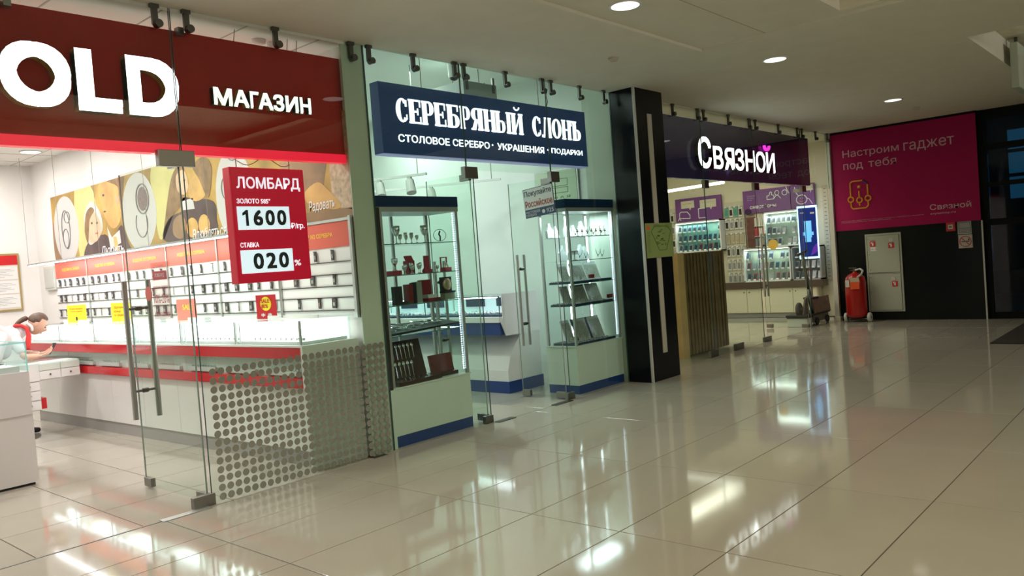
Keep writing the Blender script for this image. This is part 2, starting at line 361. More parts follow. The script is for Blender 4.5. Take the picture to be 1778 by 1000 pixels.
B(7.9, 7.98, 0.3, 4.5, 0, 3.3).build('wall_phone_left', CREAM, kind='structure')
wr = B(14.19, 14.95, -2.27, -0.045, 0, 3.24).build('wall_right', BLACK, kind='structure'); ROOT[wr] = Matrix.Identity(4)
B(14.178, 14.19, -2.285, -2.262, 0, 1.54).build('trim_3', LGREY, kind='structure')
B(14.12, 14.95, -0.045, 0.03, 0, 3.24).build('trim_4', mat('white_post', (0.62, 0.60, 0.54), 0.5), kind='structure')
B(14.08, 14.19, -0.07, 0.04, 0, 0.07).build('baseboard_right', CREAM, kind='structure')
B(-8.1, 14.7, -9.45, -9.25, 0, 3.55).build('wall_behind', mat('far_mall_wall', (0.35, 0.32, 0.26), 0.6), kind='structure')
B(-8.1, -7.9, -9.3, 0, 0, 3.55).build('wall_left', mat('far_mall_wall2', (0.35, 0.32, 0.26), 0.6), kind='structure')
B(-8.0, -1.1, 0.0, 0.1, 0, 3.3).build('wall_front', mat('far_mall_wall3', (0.40, 0.37, 0.30), 0.6), kind='structure')
B(-8.0, -1.4, -9.25, -0.05, -0.16, 0).build('floor', TILE, kind='structure')
# ------------------------------------------------------------------ black pillar
pl = MB().box(7.54, 8.135, -0.31, 0.012, 0, 3.24).build('pillar', BLACK, kind='structure'); ROOT[pl] = Matrix.Identity(4)
B(7.528, 7.552, -0.322, -0.298, 0, 3.24).build('corner_strip', LGREY, pl)
B(7.785, 7.875, -0.318, -0.31, 0.30, 2.97).build('inlay_strip', mat('inlay', (0.42, 0.40, 0.32), 0.5), pl)
nt_ = thing('evacuation_notice', (7.85, -0.33, 1.37), 'green evacuation plan notice taped across the black pillar inlay', 'notice')
B(7.563, 8.14, -0.330, -0.325, 1.369, 1.753).build('sheet', GREENP, nt_)
B(7.595, 7.65, -0.3315, -0.3302, 1.68, 1.725).build('stamp', ORP, nt_)
g = MB()
dm = [(7.68, 1.66), (7.76, 1.72), (8.02, 1.72), (8.10, 1.66), (7.98, 1.45), (7.83, 1.45)]
for i in range(6):
    a, b = dm[i], dm[(i+1) % 6]; g.tube((a[0], -0.331, a[1]), (b[0], -0.331, b[1]), 0.004, 4)
for i in range(26):
    x = random.uniform(7.78, 7.98); z = random.uniform(1.50, 1.69); g.box(x-0.02, x+0.02, -0.3315, -0.3302, z-0.005, z+0.005)
for i in range(14): g.box(7.595, 7.595+random.uniform(.04, .07), -0.3315, -0.3302, 1.43+0.017*i, 1.435+0.017*i)
for i in range(4): g.box(7.73, 7.85+0.02*i, -0.3315, -0.3302, 1.735-0.008*i, 1.738-0.008*i); g.box(7.98, 8.10, -0.3315, -0.3302, 1.735-0.012*i, 1.739-0.012*i)
g.build('plan_drawing', GREENI, nt_)

# ------------------------------------------------------------------ storefront glass (plane y=0)
GT = 0.006
wn = [0]
def pane(poly, brs, clamps=(), extra=None):
    wn[0] += 1
    wdw = thing('window_%d' % wn[0], (poly[0][0], 0, poly[0][1]), kind='structure')
    g = MB(); g.prism(poly, (0, GT, 0), XF, ZU, 2*GT); g.build('pane', GLASS, wdw)
    xsr = [p[0] for p in poly]; zs = [p[1] for p in poly]
    x1 = max(xsr); 
    for e in edges_v(poly): MB().box(e[0]-0.0015, e[0]+0.0015, -GT+0.001, GT-0.001, e[1], e[2]).build('glass_edge', GEDGE, wdw)
    for bx in brs:
        b = MB().box(bx-0.018, bx+0.018, -0.03, -0.008, 3.11, 3.24).box(bx-0.028, bx+0.028, -0.035, -0.008, 3.215, 3.24)
        b.build('bracket', STEELD, wdw)
        b2 = MB(); b2.smooth = False; b2.tube((bx+0.012, -0.055, 3.115), (bx+0.012, -0.008, 3.115), 0.026, 14); b2.build('bracket_knob', STEELD, wdw)
    for cx0, cx1, z0, z1 in clamps:
        B(cx0, cx1, -0.022, 0.022, z0, z1).build('clamp', STEEL, wdw, bevel=0.003)
    return wdw
def edges_v(poly):
    r = []
    n = len(poly)
    for i in range(n):
        a, b = poly[i], poly[(i+1) % n]
        if abs(a[0]-b[0]) < 1e-4: r.append((a[0], min(a[1], b[1]), max(a[1], b[1])))
    return r
def rect(x0, x1, z0, z1): return [(x0, z0), (x1, z0), (x1, z1), (x0, z1)]
pane(rect(-0.9, 2.535, 2.292, 3.238), [0.4, 1.4, 2.436])
w2 = pane(rect(2.545, 4.098, 0.004, 3.238), [2.644, 3.306, 3.973], [(2.41, 2.56, 0.0, 0.075)])
pane([(4.106, 0.004), (5.255, 0.004), (5.255, 2.285), (5.172, 2.285), (5.172, 3.238), (4.106, 3.238)], [4.148, 4.617, 5.103], [(5.16, 5.262, 0.0, 0.07)])
pane(rect(5.18, 6.386, 2.292, 3.238), [5.219, 5.774, 6.325])
pane([(6.445, 0.004), (7.535, 0.004), (7.535, 3.238), (6.394, 3.238), (6.394, 2.285), (6.445, 2.285)], [6.463, 6.951, 7.394], [(6.38, 6.50, 0.0, 0.07)])
pane(rect(8.14, 9.596, 0.004, 3.238), [8.88, 9.508], [(9.45, 9.66, 0.0, 0.09)])
pane(rect(9.604, 11.136, 0.004, 3.238), [9.679, 10.387, 11.037], [(10.18, 10.42, 0.0, 0.09)])
pane(rect(11.144, 12.945, 2.292, 3.238), [11.247, 12.063, 12.802], [(11.12, 11.34, 0.0, 0.07)])
pane(rect(12.955, 14.12, 2.292, 3.238), [12.992, 13.585, 14.10])
B(12.948, 12.953, -0.006, 0.006, 0, 2.29).build('trim_5', GEDGE, kind='structure')
for x0, x1 in ((2.38, 2.62), (5.13, 5.30), (6.36, 6.50), (9.58, 9.70), (11.08, 11.24), (12.86, 13.02)):
    o = B(x0, x1, -0.024, 0.024, 2.215, 2.32).build('patch_fitting', STEEL, label='grey steel patch fitting %s' % {2.38: 'beside the red fascia sign', 5.13: 'left of the silver shop doorway', 6.36: 'right of the silver shop doorway', 9.58: 'under the dark purple fascia near the pillar', 11.08: 'under the middle of the purple fascia', 12.86: 'under the right part of the purple fascia'}[x0], cat='door fitting', bevel=0.003)
# mirror dots on the glass beside the pawnshop door
def dot_mb(): return MB().tube((0, 0, 0), (0, -0.0006, 0), 0.0245, 20)
px_ = (4.050-2.620)/24; pz_ = (0.863-0.034)/14
d0 = None; st = MB()
for i in range(25):
    for j in range(15):
        x, z = 2.62+px_*i, 0.034+pz_*j
        if i < 20:
            if d0 is None: d0 = dot_mb().build('dot_sticker', DOTM, w2, local=True); o = d0
            else: o = bpy.data.objects.new('dot_sticker', d0.data); COL.objects.link(o); o.parent = w2
            o.location = (x-2.545, -GT-0.0002, z-0.004)
        else: st.tube((x, -GT-0.0002, z), (x, -GT-0.0008, z), 0.0245, 20)
st.build('dot_stickers_far', DOTM, w2, kind='stuff')
# ------------------------------------------------------------------ glass doors (open leaves)
def door(n, hx, y0, y1, z1, hy, hz0, hz1, ha, off, zs, kindlab):
    d = thing('door_%d' % n, (hx, y0, 0), kind='structure')
    B(hx-0.005, hx+0.005, y0, y1, 0.015, z1).build('pane', DGLASS, d)
    B(hx-0.0055, hx+0.0055, y1-0.001, y1+0.001, 0.015, z1).build('free_edge', FEDGE, d); B(hx-0.0055, hx+0.0055, y0, y0+0.002, 0.015, z1).build('hinge_edge', FEDGE, d)
    B(hx-0.018, hx+0.018, y1-0.11, y1, 0.012, 0.075).build('clamp', STEEL, d, bevel=0.003)
    B(hx-0.018, hx+0.018, y0, y0+0.12, 0.012, 0.075).build('clamp', STEEL, d, bevel=0.003)
    B(hx-0.018, hx+0.018, y0, y0+0.12, z1-0.06, z1).build('clamp', STEEL, d, bevel=0.003)
    for s in (-1, 1):
        g = MB(); g.tube((hx+s*off, hy, hz0), (hx+s*off, hy, hz1), ha, 24); h = g.build('handle', HSTEEL, d)
    for z in zs: MB().tube((hx-off, hy, z), (hx+off, hy, z), 0.009, 10).tube((hx-0.02, hy, z), (hx+0.02, hy, z), 0.017, 12).build('standoff', STEELD, d)
    return d
door(1, 2.53, 0.03, 0.93, 2.28, 0.81, 0.52, 1.51, 0.019, 0.085, (0.72, 1.31), '')
door(2, 5.245, 0.03, 0.61, 2.265, 0.52, 0.55, 1.50, 0.014, 0.06, (0.75, 1.3), '')
door(3, 6.42, 0.03, 0.61, 2.265, 0.51, 0.55, 1.51, 0.014, 0.055, (0.78, 1.36), '')
door(4, 12.93, 0.03, 0.75, 2.28, 0.72, 0.54, 1.60, 0.018, 0.07, (0.72, 1.4), '')
for x0, x1, n, nm in ((2.18, 2.5, 0, 'beside the dotted glass'), (5.27, 5.5, 1, 'left of the silver shop doorway'), (6.1, 6.38, 2, 'right of the silver shop doorway')):
    g = B(x0, x1, -0.085, -0.02, -0.001, 0.005).build('floor_spring_plate', ALU if n == 0 else STEELD, label='flat steel floor spring plate %s' % nm, cat='door fitting')
B(-0.9, 2.2, -0.058, -0.044, -0.001, 0.002).build('trim_6', STEELD, kind='structure')

# ------------------------------------------------------------------ red fascia: OLD / МАГАЗИН
fs_ = thing('red_fascia_sign', (2.5, 0.08, 2.37), 'long dark red fascia with lit white letters OLD and МАГАЗИН', 'sign')
B(-0.5, 3.93, 0.085, 0.14, 2.375, 3.125).build('board', RED, fs_)
B(-0.5, 3.93, 0.075, 0.15, 2.312, 2.375).build('lit_edge', REDL, fs_, label='glowing red lower edge strip')
def letter(ch, x0, x1, z0, z1, y, par, m, side, d, wgt, nm='letter'):
    return text(ch, (x0, y+d, z0), x1-x0, z1-z0, m, par, depth=d, weight=wgt, name=nm, side=side, res=6)
for ch, a, b in (('O', 1.543, 1.917), ('L', 1.947, 2.203), ('D', 2.243, 2.573)):
    letter(ch, a, b, 2.533, 2.903, 0.012, fs_, LETW, GOLD, 0.072, 0.042)
for c, a, b in [('М', 2.825, 2.962), ('А', 2.972, 3.09), ('Г', 3.099, 3.168), ('А', 3.163, 3.281), ('З', 3.283, 3.372), ('И', 3.385, 3.492), ('Н', 3.508, 3.603)]:
    letter(c, a, b, 2.655, 2.775, 0.035, fs_, LETW2, GOLD, 0.05, 0.032)
for x in (1.62, 2.63):
    B(x-0.02, x+0.02, 0.03, 0.085, 3.09, 3.14).build('clip', STEEL, fs_)
for x in (3.05, 3.48, 3.56): MB().tube((x, 0.11, 3.12), (x+0.02, 0.12, 3.22), 0.003, 5).build('hanging_wire', WIRE, fs_)
cm = thing('dome_camera', (3.34, 0.25, 3.22), 'small white dome camera on the ceiling behind the red fascia', 'camera')
g = MB(); g.smooth = True; g.lathe((3.34, 0.25, 3.175), [(0.0, 0), (0.03, 0.005), (0.05, 0.02), (0.055, 0.045)], 16); g.build('dome', LAM, cm)
MB().box(3.42, 3.47, 0.24, 0.27, 3.13, 3.22).build('mount', LAM, cm)

# ------------------------------------------------------------------ ЛОМБАРД lightbox
lb = thing('pawnshop_price_lightbox', (3.25, 0.14, 1.43), 'hanging red lightbox reading ЛОМБАРД with digits 1600 and 020', 'sign')
B(2.935, 3.540, 0.12, 0.21, 1.43, 2.25).build('box', [REDB], lb, bevel=0.004)
B(2.945, 3.530, 0.116, 0.121, 1.44, 2.24).build('face', REDB, lb)
text('ЛОМБАРД', (2.982, 0.116, 2.085), 0.515, 0.098, LETC, lb, weight=0.013)
text('ЗОЛОТО 585°', (2.972, 0.116, 1.994), 0.265, 0.034, LETC, lb, weight=0.013)
B(2.967, 3.385, 0.110, 0.1165, 1.808, 1.972).build('digit_window', LCD, lb)
B(2.967, 3.385, 0.110, 0.1165, 1.499, 1.664).build('digit_window', LCD, lb)
for i, c in enumerate('1600'): (text(c, (2.992+0.096*i, 0.110, 1.835), 0.076, 0.112, BINK, lb, weight=0.03, name='digit', depth=0.002) if c != '1' else MB().prism([(3.028, 1.835), (3.049, 1.835), (3.049, 1.947), (3.033, 1.947), (3.004, 1.926), (3.004, 1.907), (3.028, 1.917)], (0, 0.110, 0), XF, ZU, 0.002).build('digit', BINK, lb))
for i, c in enumerate('020'): text(c, (3.06+0.103*i, 0.110, 1.525), 0.082, 0.115, BINK, lb, weight=0.03, name='digit', depth=0.002)
text('₽/гр.', (3.395, 0.116, 1.80), 0.115, 0.052, LETC, lb, weight=0.013)
text('СТАВКА', (2.972, 0.116, 1.683), 0.145, 0.035, LETC, lb, weight=0.013)
text('%', (3.398, 0.116, 1.535), 0.055, 0.043, LETC, lb, weight=0.013)
for x in (3.02, 3.45): MB().tube((x, 0.165, 2.25), (x, 0.165, 2.40), 0.004, 6).build('hanger', WIRE, lb)
g = MB(); 
g.path([(3.02+0.043*i, 0.15, 2.30-0.03*math.sin(i*0.9)) for i in range(11)], 0.003, 5); g.build('cable', WIRE, lb)

# ------------------------------------------------------------------ mural wall and slatwall of the pawnshop (wall plane x=3.93)
mu = thing('mural_print', (3.92, 3.2, 1.87), 'long golden photo mural with white ovals of jewellery and smiling couples', 'wall print')
mg = mat('mural_gold', (0.42, 0.26, 0.06), 0.6, noise=0.45, nscale=2.2)
B(3.918, 3.928, 0.04, 6.31, 1.87, 2.72).build('canvas', mg, mu)
def mp(nm, pts, m, lay=1):
    MB().prism([(-y, z) for y, z in pts], (3.918-0.0009*(lay-1), 0, 0), RY, ZU, 0.0009).build(nm, m, mu)
def blob(pts, k=4):   # smooth the traced outline (closed Catmull-Rom)
    r = []; n = len(pts)
    for i in range(n):
        p0, p1, p2, p3 = (Vector((*pts[(i+j-1) % n], 0)) for j in range(4))
        for q in range(k):
            t = q/k; v = 0.5*((2*p1)+(p2-p0)*t+(2*p0-5*p1+4*p2-p3)*t*t+(3*p1-p0-3*p2+p3)*t**3); r.append((v.x, min(2.72, max(1.87, v.y))))
    return r
def oval(cy, ry, cz=2.28, rz_=0.42, n=40): return [(cy+ry*math.cos(2*math.pi*i/n), min(2.72, max(1.87, cz+rz_*math.sin(2*math.pi*i/n)))) for i in range(n)]
OV = mat('mural_white', (0.56, 0.54, 0.51), 0.6); FACE = mat('mural_face', (0.58, 0.34, 0.11), 0.6, noise=0.25, nscale=4); FACE2 = mat('mural_face2', (0.62, 0.42, 0.27), 0.6, noise=0.2, nscale=5)
HB = mat('mural_hair', (0.24, 0.14, 0.06), 0.6, noise=0.4, nscale=8); DK = mat('mural_dark', (0.09, 0.055, 0.05), 0.6, noise=0.3, nscale=5); JW = mat('mural_silver', (0.22, 0.21, 0.20), 0.5)
GLW = mat('mural_light_green', (0.62, 0.56, 0.22), 0.6, noise=0.15, nscale=2); BRN = mat('mural_brown', (0.30, 0.18, 0.09), 0.6, noise=0.3, nscale=3)
mp('pale_glow', blob([(5.5, 2.72), (5.0, 2.72), (4.9, 2.3), (5.25, 1.87), (5.5, 1.9)]), GLW)
mp('pale_glow', blob([(3.4, 2.72), (2.9, 2.72), (3.0, 2.3), (3.3, 1.95), (3.4, 2.2)]), GLW)
mp('brown_shade', blob([(6.3, 2.4), (6.15, 2.1), (6.0, 1.87), (6.3, 1.87)]), BRN)
mp('white_oval', oval(5.86, 0.40, 2.27, 0.42), OV, 2)
mp('groom_face', blob([(4.78, 2.69), (4.46, 2.73), (4.14, 2.71), (4.19, 2.45), (4.28, 2.23), (4.49, 2.17), (4.67, 2.31), (4.75, 2.46)]), FACE)
mp('groom_hair', blob([(4.54, 2.72), (4.35, 2.74), (4.09, 2.72), (4.09, 2.64), (4.21, 2.35), (4.24, 2.51), (4.27, 2.63)]), HB, 2)
mp('dark_suit', blob([(5.35, 1.87), (5.21, 2.06), (4.71, 2.12), (4.53, 2.01), (4.25, 2.19), (4.1, 1.97), (4.07, 1.88), (4.73, 1.87)]), DK, 2)
mp('shirt_collar', [(4.63, 2.2), (4.52, 2.07), (4.3, 2.14), (4.29, 1.99), (4.59, 1.94)], OV, 3)
mp('gold_tie', [(4.48, 2.07), (4.40, 2.07), (4.36, 1.88), (4.46, 1.88)], FACE, 4)
mp('bride_veil', blob([(5.24, 2.42), (5.02, 2.54), (4.80, 2.4), (4.75, 2.2), (4.89, 2.1), (5.17, 2.03), (5.28, 2.24)]), OV, 3)
mp('bride_face', blob([(5.14, 2.36), (4.94, 2.40), (4.81, 2.27), (4.79, 2.17), (4.92, 2.07), (5.12, 2.05), (5.19, 2.16)]), FACE2, 4)
mp('bride_hair', blob([(5.20, 2.40), (5.05, 2.47), (4.95, 2.42), (5.10, 2.33), (5.17, 2.15), (5.22, 2.05), (5.28, 2.2)]), HB, 5)
for cy, cz in ((5.05, 2.28), (4.90, 2.27)): mp('eye', oval(cy, 0.028, cz, 0.014, 10), DK, 5)
mp('smile', oval(4.93, 0.05, 2.15, 0.012, 10), mat('lips', (0.5, 0.12, 0.10), 0.5), 5)
mp('eye', oval(4.66, 0.03, 2.57, 0.014, 10), DK, 2); mp('ear', oval(4.30, 0.035, 2.48, 0.055, 12), FACE2, 3); mp('smile', oval(4.66, 0.04, 2.38, 0.01, 10), DK, 2)
mp('white_oval', oval(3.77, 0.41, 2.29, 0.425), OV, 2)
mp('woman_hair', blob([(3.06, 2.41), (2.9, 2.62), (2.71, 2.65), (2.67, 2.49), (2.74, 2.29), (2.99, 2.18), (3.26, 1.95)]), HB, 2)
mp('woman_face', blob([(2.86, 2.57), (2.69, 2.6), (2.62, 2.44), (2.72, 2.36), (2.86, 2.42)]), FACE2, 3)
mp('man_face', blob([(2.56, 2.5), (2.32, 2.52), (2.30, 2.32), (2.50, 2.27), (2.64, 2.35)]), FACE, 3)
mp('man_hair', blob([(2.5, 2.61), (2.29, 2.68), (2.15, 2.58), (2.18, 2.4), (2.27, 2.28), (2.40, 2.47)]), HB, 4)
mp('jacket', blob([(3.26, 1.95), (3.1, 2.15), (2.79, 2.21), (2.77, 2.33), (2.52, 2.3), (2.16, 2.23), (2.13, 2.06), (2.18, 1.94), (2.78, 1.88)]), DK, 2)
mp('jacket_fold', blob([(3.0, 2.12), (2.82, 2.17), (2.74, 2.05), (2.85, 1.93), (3.02, 1.98)]), BRN, 3)
mp('scarf', [(2.78, 2.3), (2.56, 2.31), (2.54, 2.2), (2.79, 2.21)], OV, 3)
for cy in (2.80, 2.70): mp('eye', oval(cy, 0.02, 2.50, 0.011, 8), DK, 4)
mp('mitten', oval(2.62, 0.12, 2.02, 0.10, 16), FACE, 3); mp('mitten', oval(2.38, 0.11, 2.03, 0.10, 16), FACE, 3)
mp('white_oval', oval(1.78, 0.33, 2.25, 0.43), OV, 2)
mp('wooden_arm', blob([(0.66, 2.15), (0.48, 2.21), (0.35, 2.14), (0.19, 2.0), (0.29, 1.97), (0.59, 2.04), (0.66, 2.08)]), FACE, 3)
mp('plaid_cloth', [(0.29, 2.70), (0.05, 2.70), (0.05, 1.95), (0.19, 1.97), (0.3, 2.1)], mat('mural_plaid', (0.52, 0.38, 0.26), 0.6, noise=0.35, nscale=20), 2)
mp('brown_shade', blob([(0.9, 2.7), (0.29, 2.70), (0.39, 2.2), (0.48, 2.17), (0.95, 2.14)]), BRN)
mp('dark_ground', [(1.1, 1.99), (0.05, 1.96), (0.05, 1.88), (1.1, 1.88)], BRN, 2)
# jewellery drawn on the ovals
def ring(cy, cz, ry, rz_, r=0.006, a0=0, a1=360, x=3.913, n=22):
    g = MB(); g.path([(x, cy+ry*math.cos(math.radians(a0+(a1-a0)*i/n)), cz+rz_*math.sin(math.radians(a0+(a1-a0)*i/n))) for i in range(n+1)], r, 4); return g
ring(5.86, 2.27, 0.13, 0.24).build('bracelet_print', JW, mu); ring(5.80, 2.42, 0.09, 0.07).build('bracelet_print', JW, mu); ring(5.88, 2.16, 0.09, 0.12, 0.005).build('bracelet_print', JW, mu)
mp('pendant_stone', oval(3.66, 0.12, 2.42, 0.13, 20), mat('stone_print', (0.20, 0.14, 0.13), 0.6, noise=0.5, nscale=90), 4)
ring(3.66, 2.42, 0.15, 0.16, 0.008).build('pendant_print', JW, mu); ring(3.72, 2.16, 0.14, 0.15, 0.006, 150, 400).build('pendant_print', JW, mu)
ring(1.92, 2.33, 0.07, 0.10, 0.005).build('earring_print', JW, mu); ring(1.75, 2.62, 0.08, 0.05, 0.006).build('earring_print', JW, mu)
for s, y, h, wd in (('Любить', 4.85, 1.885, 0.62), ('Влюбляться', 2.62, 1.90, 0.66), ('Радовать', 0.62, 1.965, 0.36)):
    text(s, (3.913, y, h), wd, 0.10, WINK, mu, RY, ZU, 0.001, -0.005, 'script_lettering', 0.25)
# headers + slat panels
for k in range(6):
    ya = 6.30-1.04*k; yb = ya-1.04
    pn = thing('slatwall_panel', (3.93, yb, 1.10), 'white slatwall panel with red silver-jewellery header, %s from the back wall' % ORD[k], 'display panel', 'slatwall panels along the pawnshop wall')
    B(3.90, 3.928, yb+0.006, ya-0.006, 1.10, 1.87).build('panel', LAM, pn)
    B(3.893, 3.90, yb+0.012, ya-0.012, 1.665, 1.865).build('header', REDH, pn)
    text('ИЗДЕЛИЯ ИЗ СЕРЕБРА', (3.893, ya-0.24, 1.745), 0.56, 0.042, mat('gold_ink', (0.80, 0.50, 0.02), 0.5), pn, RY, ZU, 0.001, 0.02)
    B(3.885, 3.90, yb-0.008, yb+0.008, 1.10, 1.89).build('upright', ALU, pn)
    B(3.885, 3.90, yb, ya, 1.868, 1.89).build('top_rail', ALU, pn)
    for z in (1.548, 1.448, 1.352, 1.262, 1.158): B(3.892, 3.901, yb+0.008, ya-0.008, z-0.004, z+0.004).build('slat_groove', STEELD, pn)
B(3.87, 3.93, 0.03, 0.06, 1.10, 1.90).build('trim_7', ALU, kind='structure')
# jewellery packets hanging on the slats
dark = mat('dark_packet', (0.055, 0.05, 0.05), 0.5, noise=0.6, nscale=60); mid = mat('grey_packet', (0.30, 0.29, 0.27), 0.5, noise=0.6, nscale=60)
def packet(kind):
    t = thing('jewellery_packet', (0, 0, 0))
    wd = {0: 0.032, 1: 0.055, 2: 0.014}[kind]
    B(-0.008, 0.0, -wd/2, wd/2, -0.08, 0).build('card', dark if kind < 2 else mid, t, local=True)
    B(-0.022, 0.008, -0.002, 0.002, 0.0, 0.006).build('hook', STEELD, t, local=True)
    B(-0.0095, -0.008, -wd/4, wd/4, -0.06, -0.03).build('trinket', SIL, t, local=True)
    return t
protos = [packet(0), packet(1), packet(2)]; used = [False]*3
rows = [(1.642, 'top'), (1.446, 'middle'), (1.256, 'bottom')]
for k in range(6):
    ya = 6.30-1.04*k
    for z, rn in rows:
        n = 5 if k < 5 else 3
        for q in range(n):
            y = ya-0.12-0.2*q-random.uniform(-0.03, 0.03) if k < 5 else ya-0.25-0.27*q-random.uniform(-0.04, 0.04)
            kd = random.choice((0, 0, 1, 1, 2))
            lab = '%s silver jewellery packet, %s on the %s row of the %s slatwall panel' % (('small dark', 'broad dark', 'narrow grey')[kd], ORD[q], rn, ORD[k])
            if not used[kd]:
                used[kd] = True; o = protos[kd]; o.location = (3.889, y, z)
                props(o, lab, 'jewellery', 'jewellery packets on the slatwall')
            else: o = copy_tree(protos[kd], (3.889, y, z), lab)
# LED rail on wires
lr = thing('led_light_rail', (3.6, 3.8, 1.84), 'long white LED rail hung on thin wires before the slatwall', 'light')
B(3.585, 3.605, 1.2, 6.33, 1.852, 1.872).build('rail', ALU, lr)
for k in range(36): B(3.583, 3.607, 1.24+0.141*k, 1.24+0.141*k+0.105, 1.842, 1.852).build('led_module', LED, lr)
for y in (6.3, 5.2, 4.1, 2.9, 1.7): MB().tube((3.595, y, 1.87), (3.595, y, 3.216), 0.0025, 5).build('suspension_wire', WIRE, lr)
area('rail_lamp', (3.58, 3.8, 1.835), 0.03, 5.0, 14, (1, 1, 1), (0, -0.5, 0))
# framed certificates and electrical box on the far walls
fr = thing('framed_licence', (3.5, 6.97, 1.29), 'gold framed shop licence sheets on the white back wall', 'picture frame')
B(3.05, 3.69, 6.955, 6.975, 1.29, 2.05).build('frame', mat('gilt', (0.42, 0.32, 0.12), 0.4, 0.4), fr)
B(3.075, 3.665, 6.948, 6.955, 1.315, 2.025).build('backing', mat('cream_sheet', (0.66, 0.60, 0.52), 0.6), fr)
B(3.075, 3.665, 6.944, 6.948, 1.90, 2.025).build('red_heading', REDG, fr)
for i in range(3): B(3.09, 3.655, 6.943, 6.948, 1.34+0.185*i, 1.51+0.185*i).build('sheet', LAM, fr)
g = MB()
for i in range(3):
    for j in range(6): g.box(3.12, 3.5+0.02*(j*5 % 7), 6.9415, 6.943, 1.37+0.185*i+0.02*j, 1.374+0.185*i+0.02*j)
g.build('print_lines', mat('grey_ink', (0.3, 0.28, 0.27), 0.6), fr)
eb = thing('electrical_panel', (3.93, 6.5, 1.53), 'small grey electrical panel left of the slatwall', 'panel')
B(3.89, 3.928, 6.34, 6.70, 1.53, 1.84).build('box', mat('grey_box', (0.55, 0.55, 0.50), 0.5), eb, bevel=0.004)
B(3.883, 3.89, 6.37, 6.67, 1.56, 1.81).build('cover', LGREY, eb)
# interior downlights
def downlight(x, y, z, lab, r=0.105):
    t = thing('downlight', (x, y, z), lab, 'ceiling light', 'round recessed downlights')
    g = MB(); g.smooth = True; g.lathe((x, y, z-0.006), [(r, 0.0), (r+0.018, 0.0), (r+0.02, 0.008)], 24); g.build('trim_ring', LAM, t)
    MB().lathe((x, y, z-0.0075), [(0.001, 0), (r, 0.001), (r, 0.0035)], 24).build('lens', LAMPM, t)
for (x, y), lb_ in zip(DOWN, ('lit round downlight nearest the camera in the recessed ceiling panel', 'middle lit round downlight of the corridor ceiling', 'far lit round downlight before the magenta poster')):
    downlight(x, y, 3.24 if x > 6.85 else 3.265, lb_)
downlight(3.56, 5.77, 3.216, 'round downlight in the pawnshop grid ceiling near the back wall')
for x, y, lb_ in ((6.29, -0.906, 'small round smoke detector on the ceiling near the black pillar'), (12.8, -1.79, 'small round smoke detector beyond the far downlight')):
    g = MB(); g.smooth = True; g.lathe((x, y, 3.212), [(0.03, 0), (0.045, 0.012), (0.05, 0.03)], 16); g.build('smoke_detector', mat('detector', (0.5, 0.45, 0.36), 0.6), label=lb_, cat='smoke detector')

# ------------------------------------------------------------------ pawnshop long counter (skewed a little)
def cx(y): return 3.395-(y-0.1)*0.030
def strip(mb, off0, off1, y0, y1, z0, z1, xr=None):
    a0, a1 = cx(y0)+off0, cx(y1)+off0
    b0, b1 = (cx(y0)+off1, cx(y1)+off1) if xr is None else (xr, xr)
    mb.add([(a0, y0, z0), (b0, y0, z0), (b1, y1, z0), (a1, y1, z0), (a0, y0, z1), (b0, y0, z1), (b1, y1, z1), (a1, y1, z1)],
           [(0, 3, 2, 1), (4, 5, 6, 7), (0, 1, 5, 4), (1, 2, 6, 5), (2, 3, 7, 6), (3, 0, 4, 7)]); return mb
ct = thing('jewellery_counter', (3.5, 0.12, 0), 'long white pawnshop counter with two glossy red bands and lit glass cases', 'counter')
strip(MB(), 0.075, 0, 0.12, 5.5, 0, 0.12, 3.88).build('plinth', GREYL, ct)
for k in range(8):
    a = 0.10+0.675*k; b = a+0.672
    strip(MB(), 0.055, 0.075, a, b, 0.122, 0.60).build('front_panel', LAM, ct)
strip(MB(), 0.076, 0, 0.10, 5.5, 0.12, 0.60, 3.88).build('carcass', LAM, ct)
strip(MB(), 0.0, 0.45, 0.10, 5.5, 0.615, 0.69).build('red_band', REDG, ct)
strip(MB(), 0.06, 0.45, 0.10, 5.5, 0.69, 0.835).build('tray_bay', LAMG, ct)
strip(MB(), -0.01, 0.45, 0.10, 5.5, 0.837, 0.922).build('red_band', REDG, ct)
strip(MB(), -0.012, 0.5, 0.098, 5.5, 0.923, 0.938).build('rim', LAM, ct)
B(cx(.1)-0.008, 3.894, 0.075, 0.10, 0.0, 0.60).build('end_panel', mat('end_white', (0.66, 0.68, 0.63), 0.35), ct)
B(cx(.1)-0.02, 3.894, 0.075, 0.10, 0.60, 0.938).build('end_panel', mat('end_white', (0.66, 0.68, 0.63), 0.35), ct)
for k in range(9):
    a = 0.16+0.60*k
    strip(MB(), 0.012, 0.018, a, a+0.57, 0.70, 0.83).build('tray_glass', CGLASS, ct)
    strip(MB(), 0.03, 0.30, a+0.05, a+0.5, 0.70, 0.735).build('tray', WHITE, ct)
    g = MB()
    for q in range(9): strip(g, 0.05, 0.07, a+0.09+0.044*q, a+0.11+0.044*q, 0.735, 0.75)
    g.build('rings_in_tray', SIL, ct, kind='stuff')
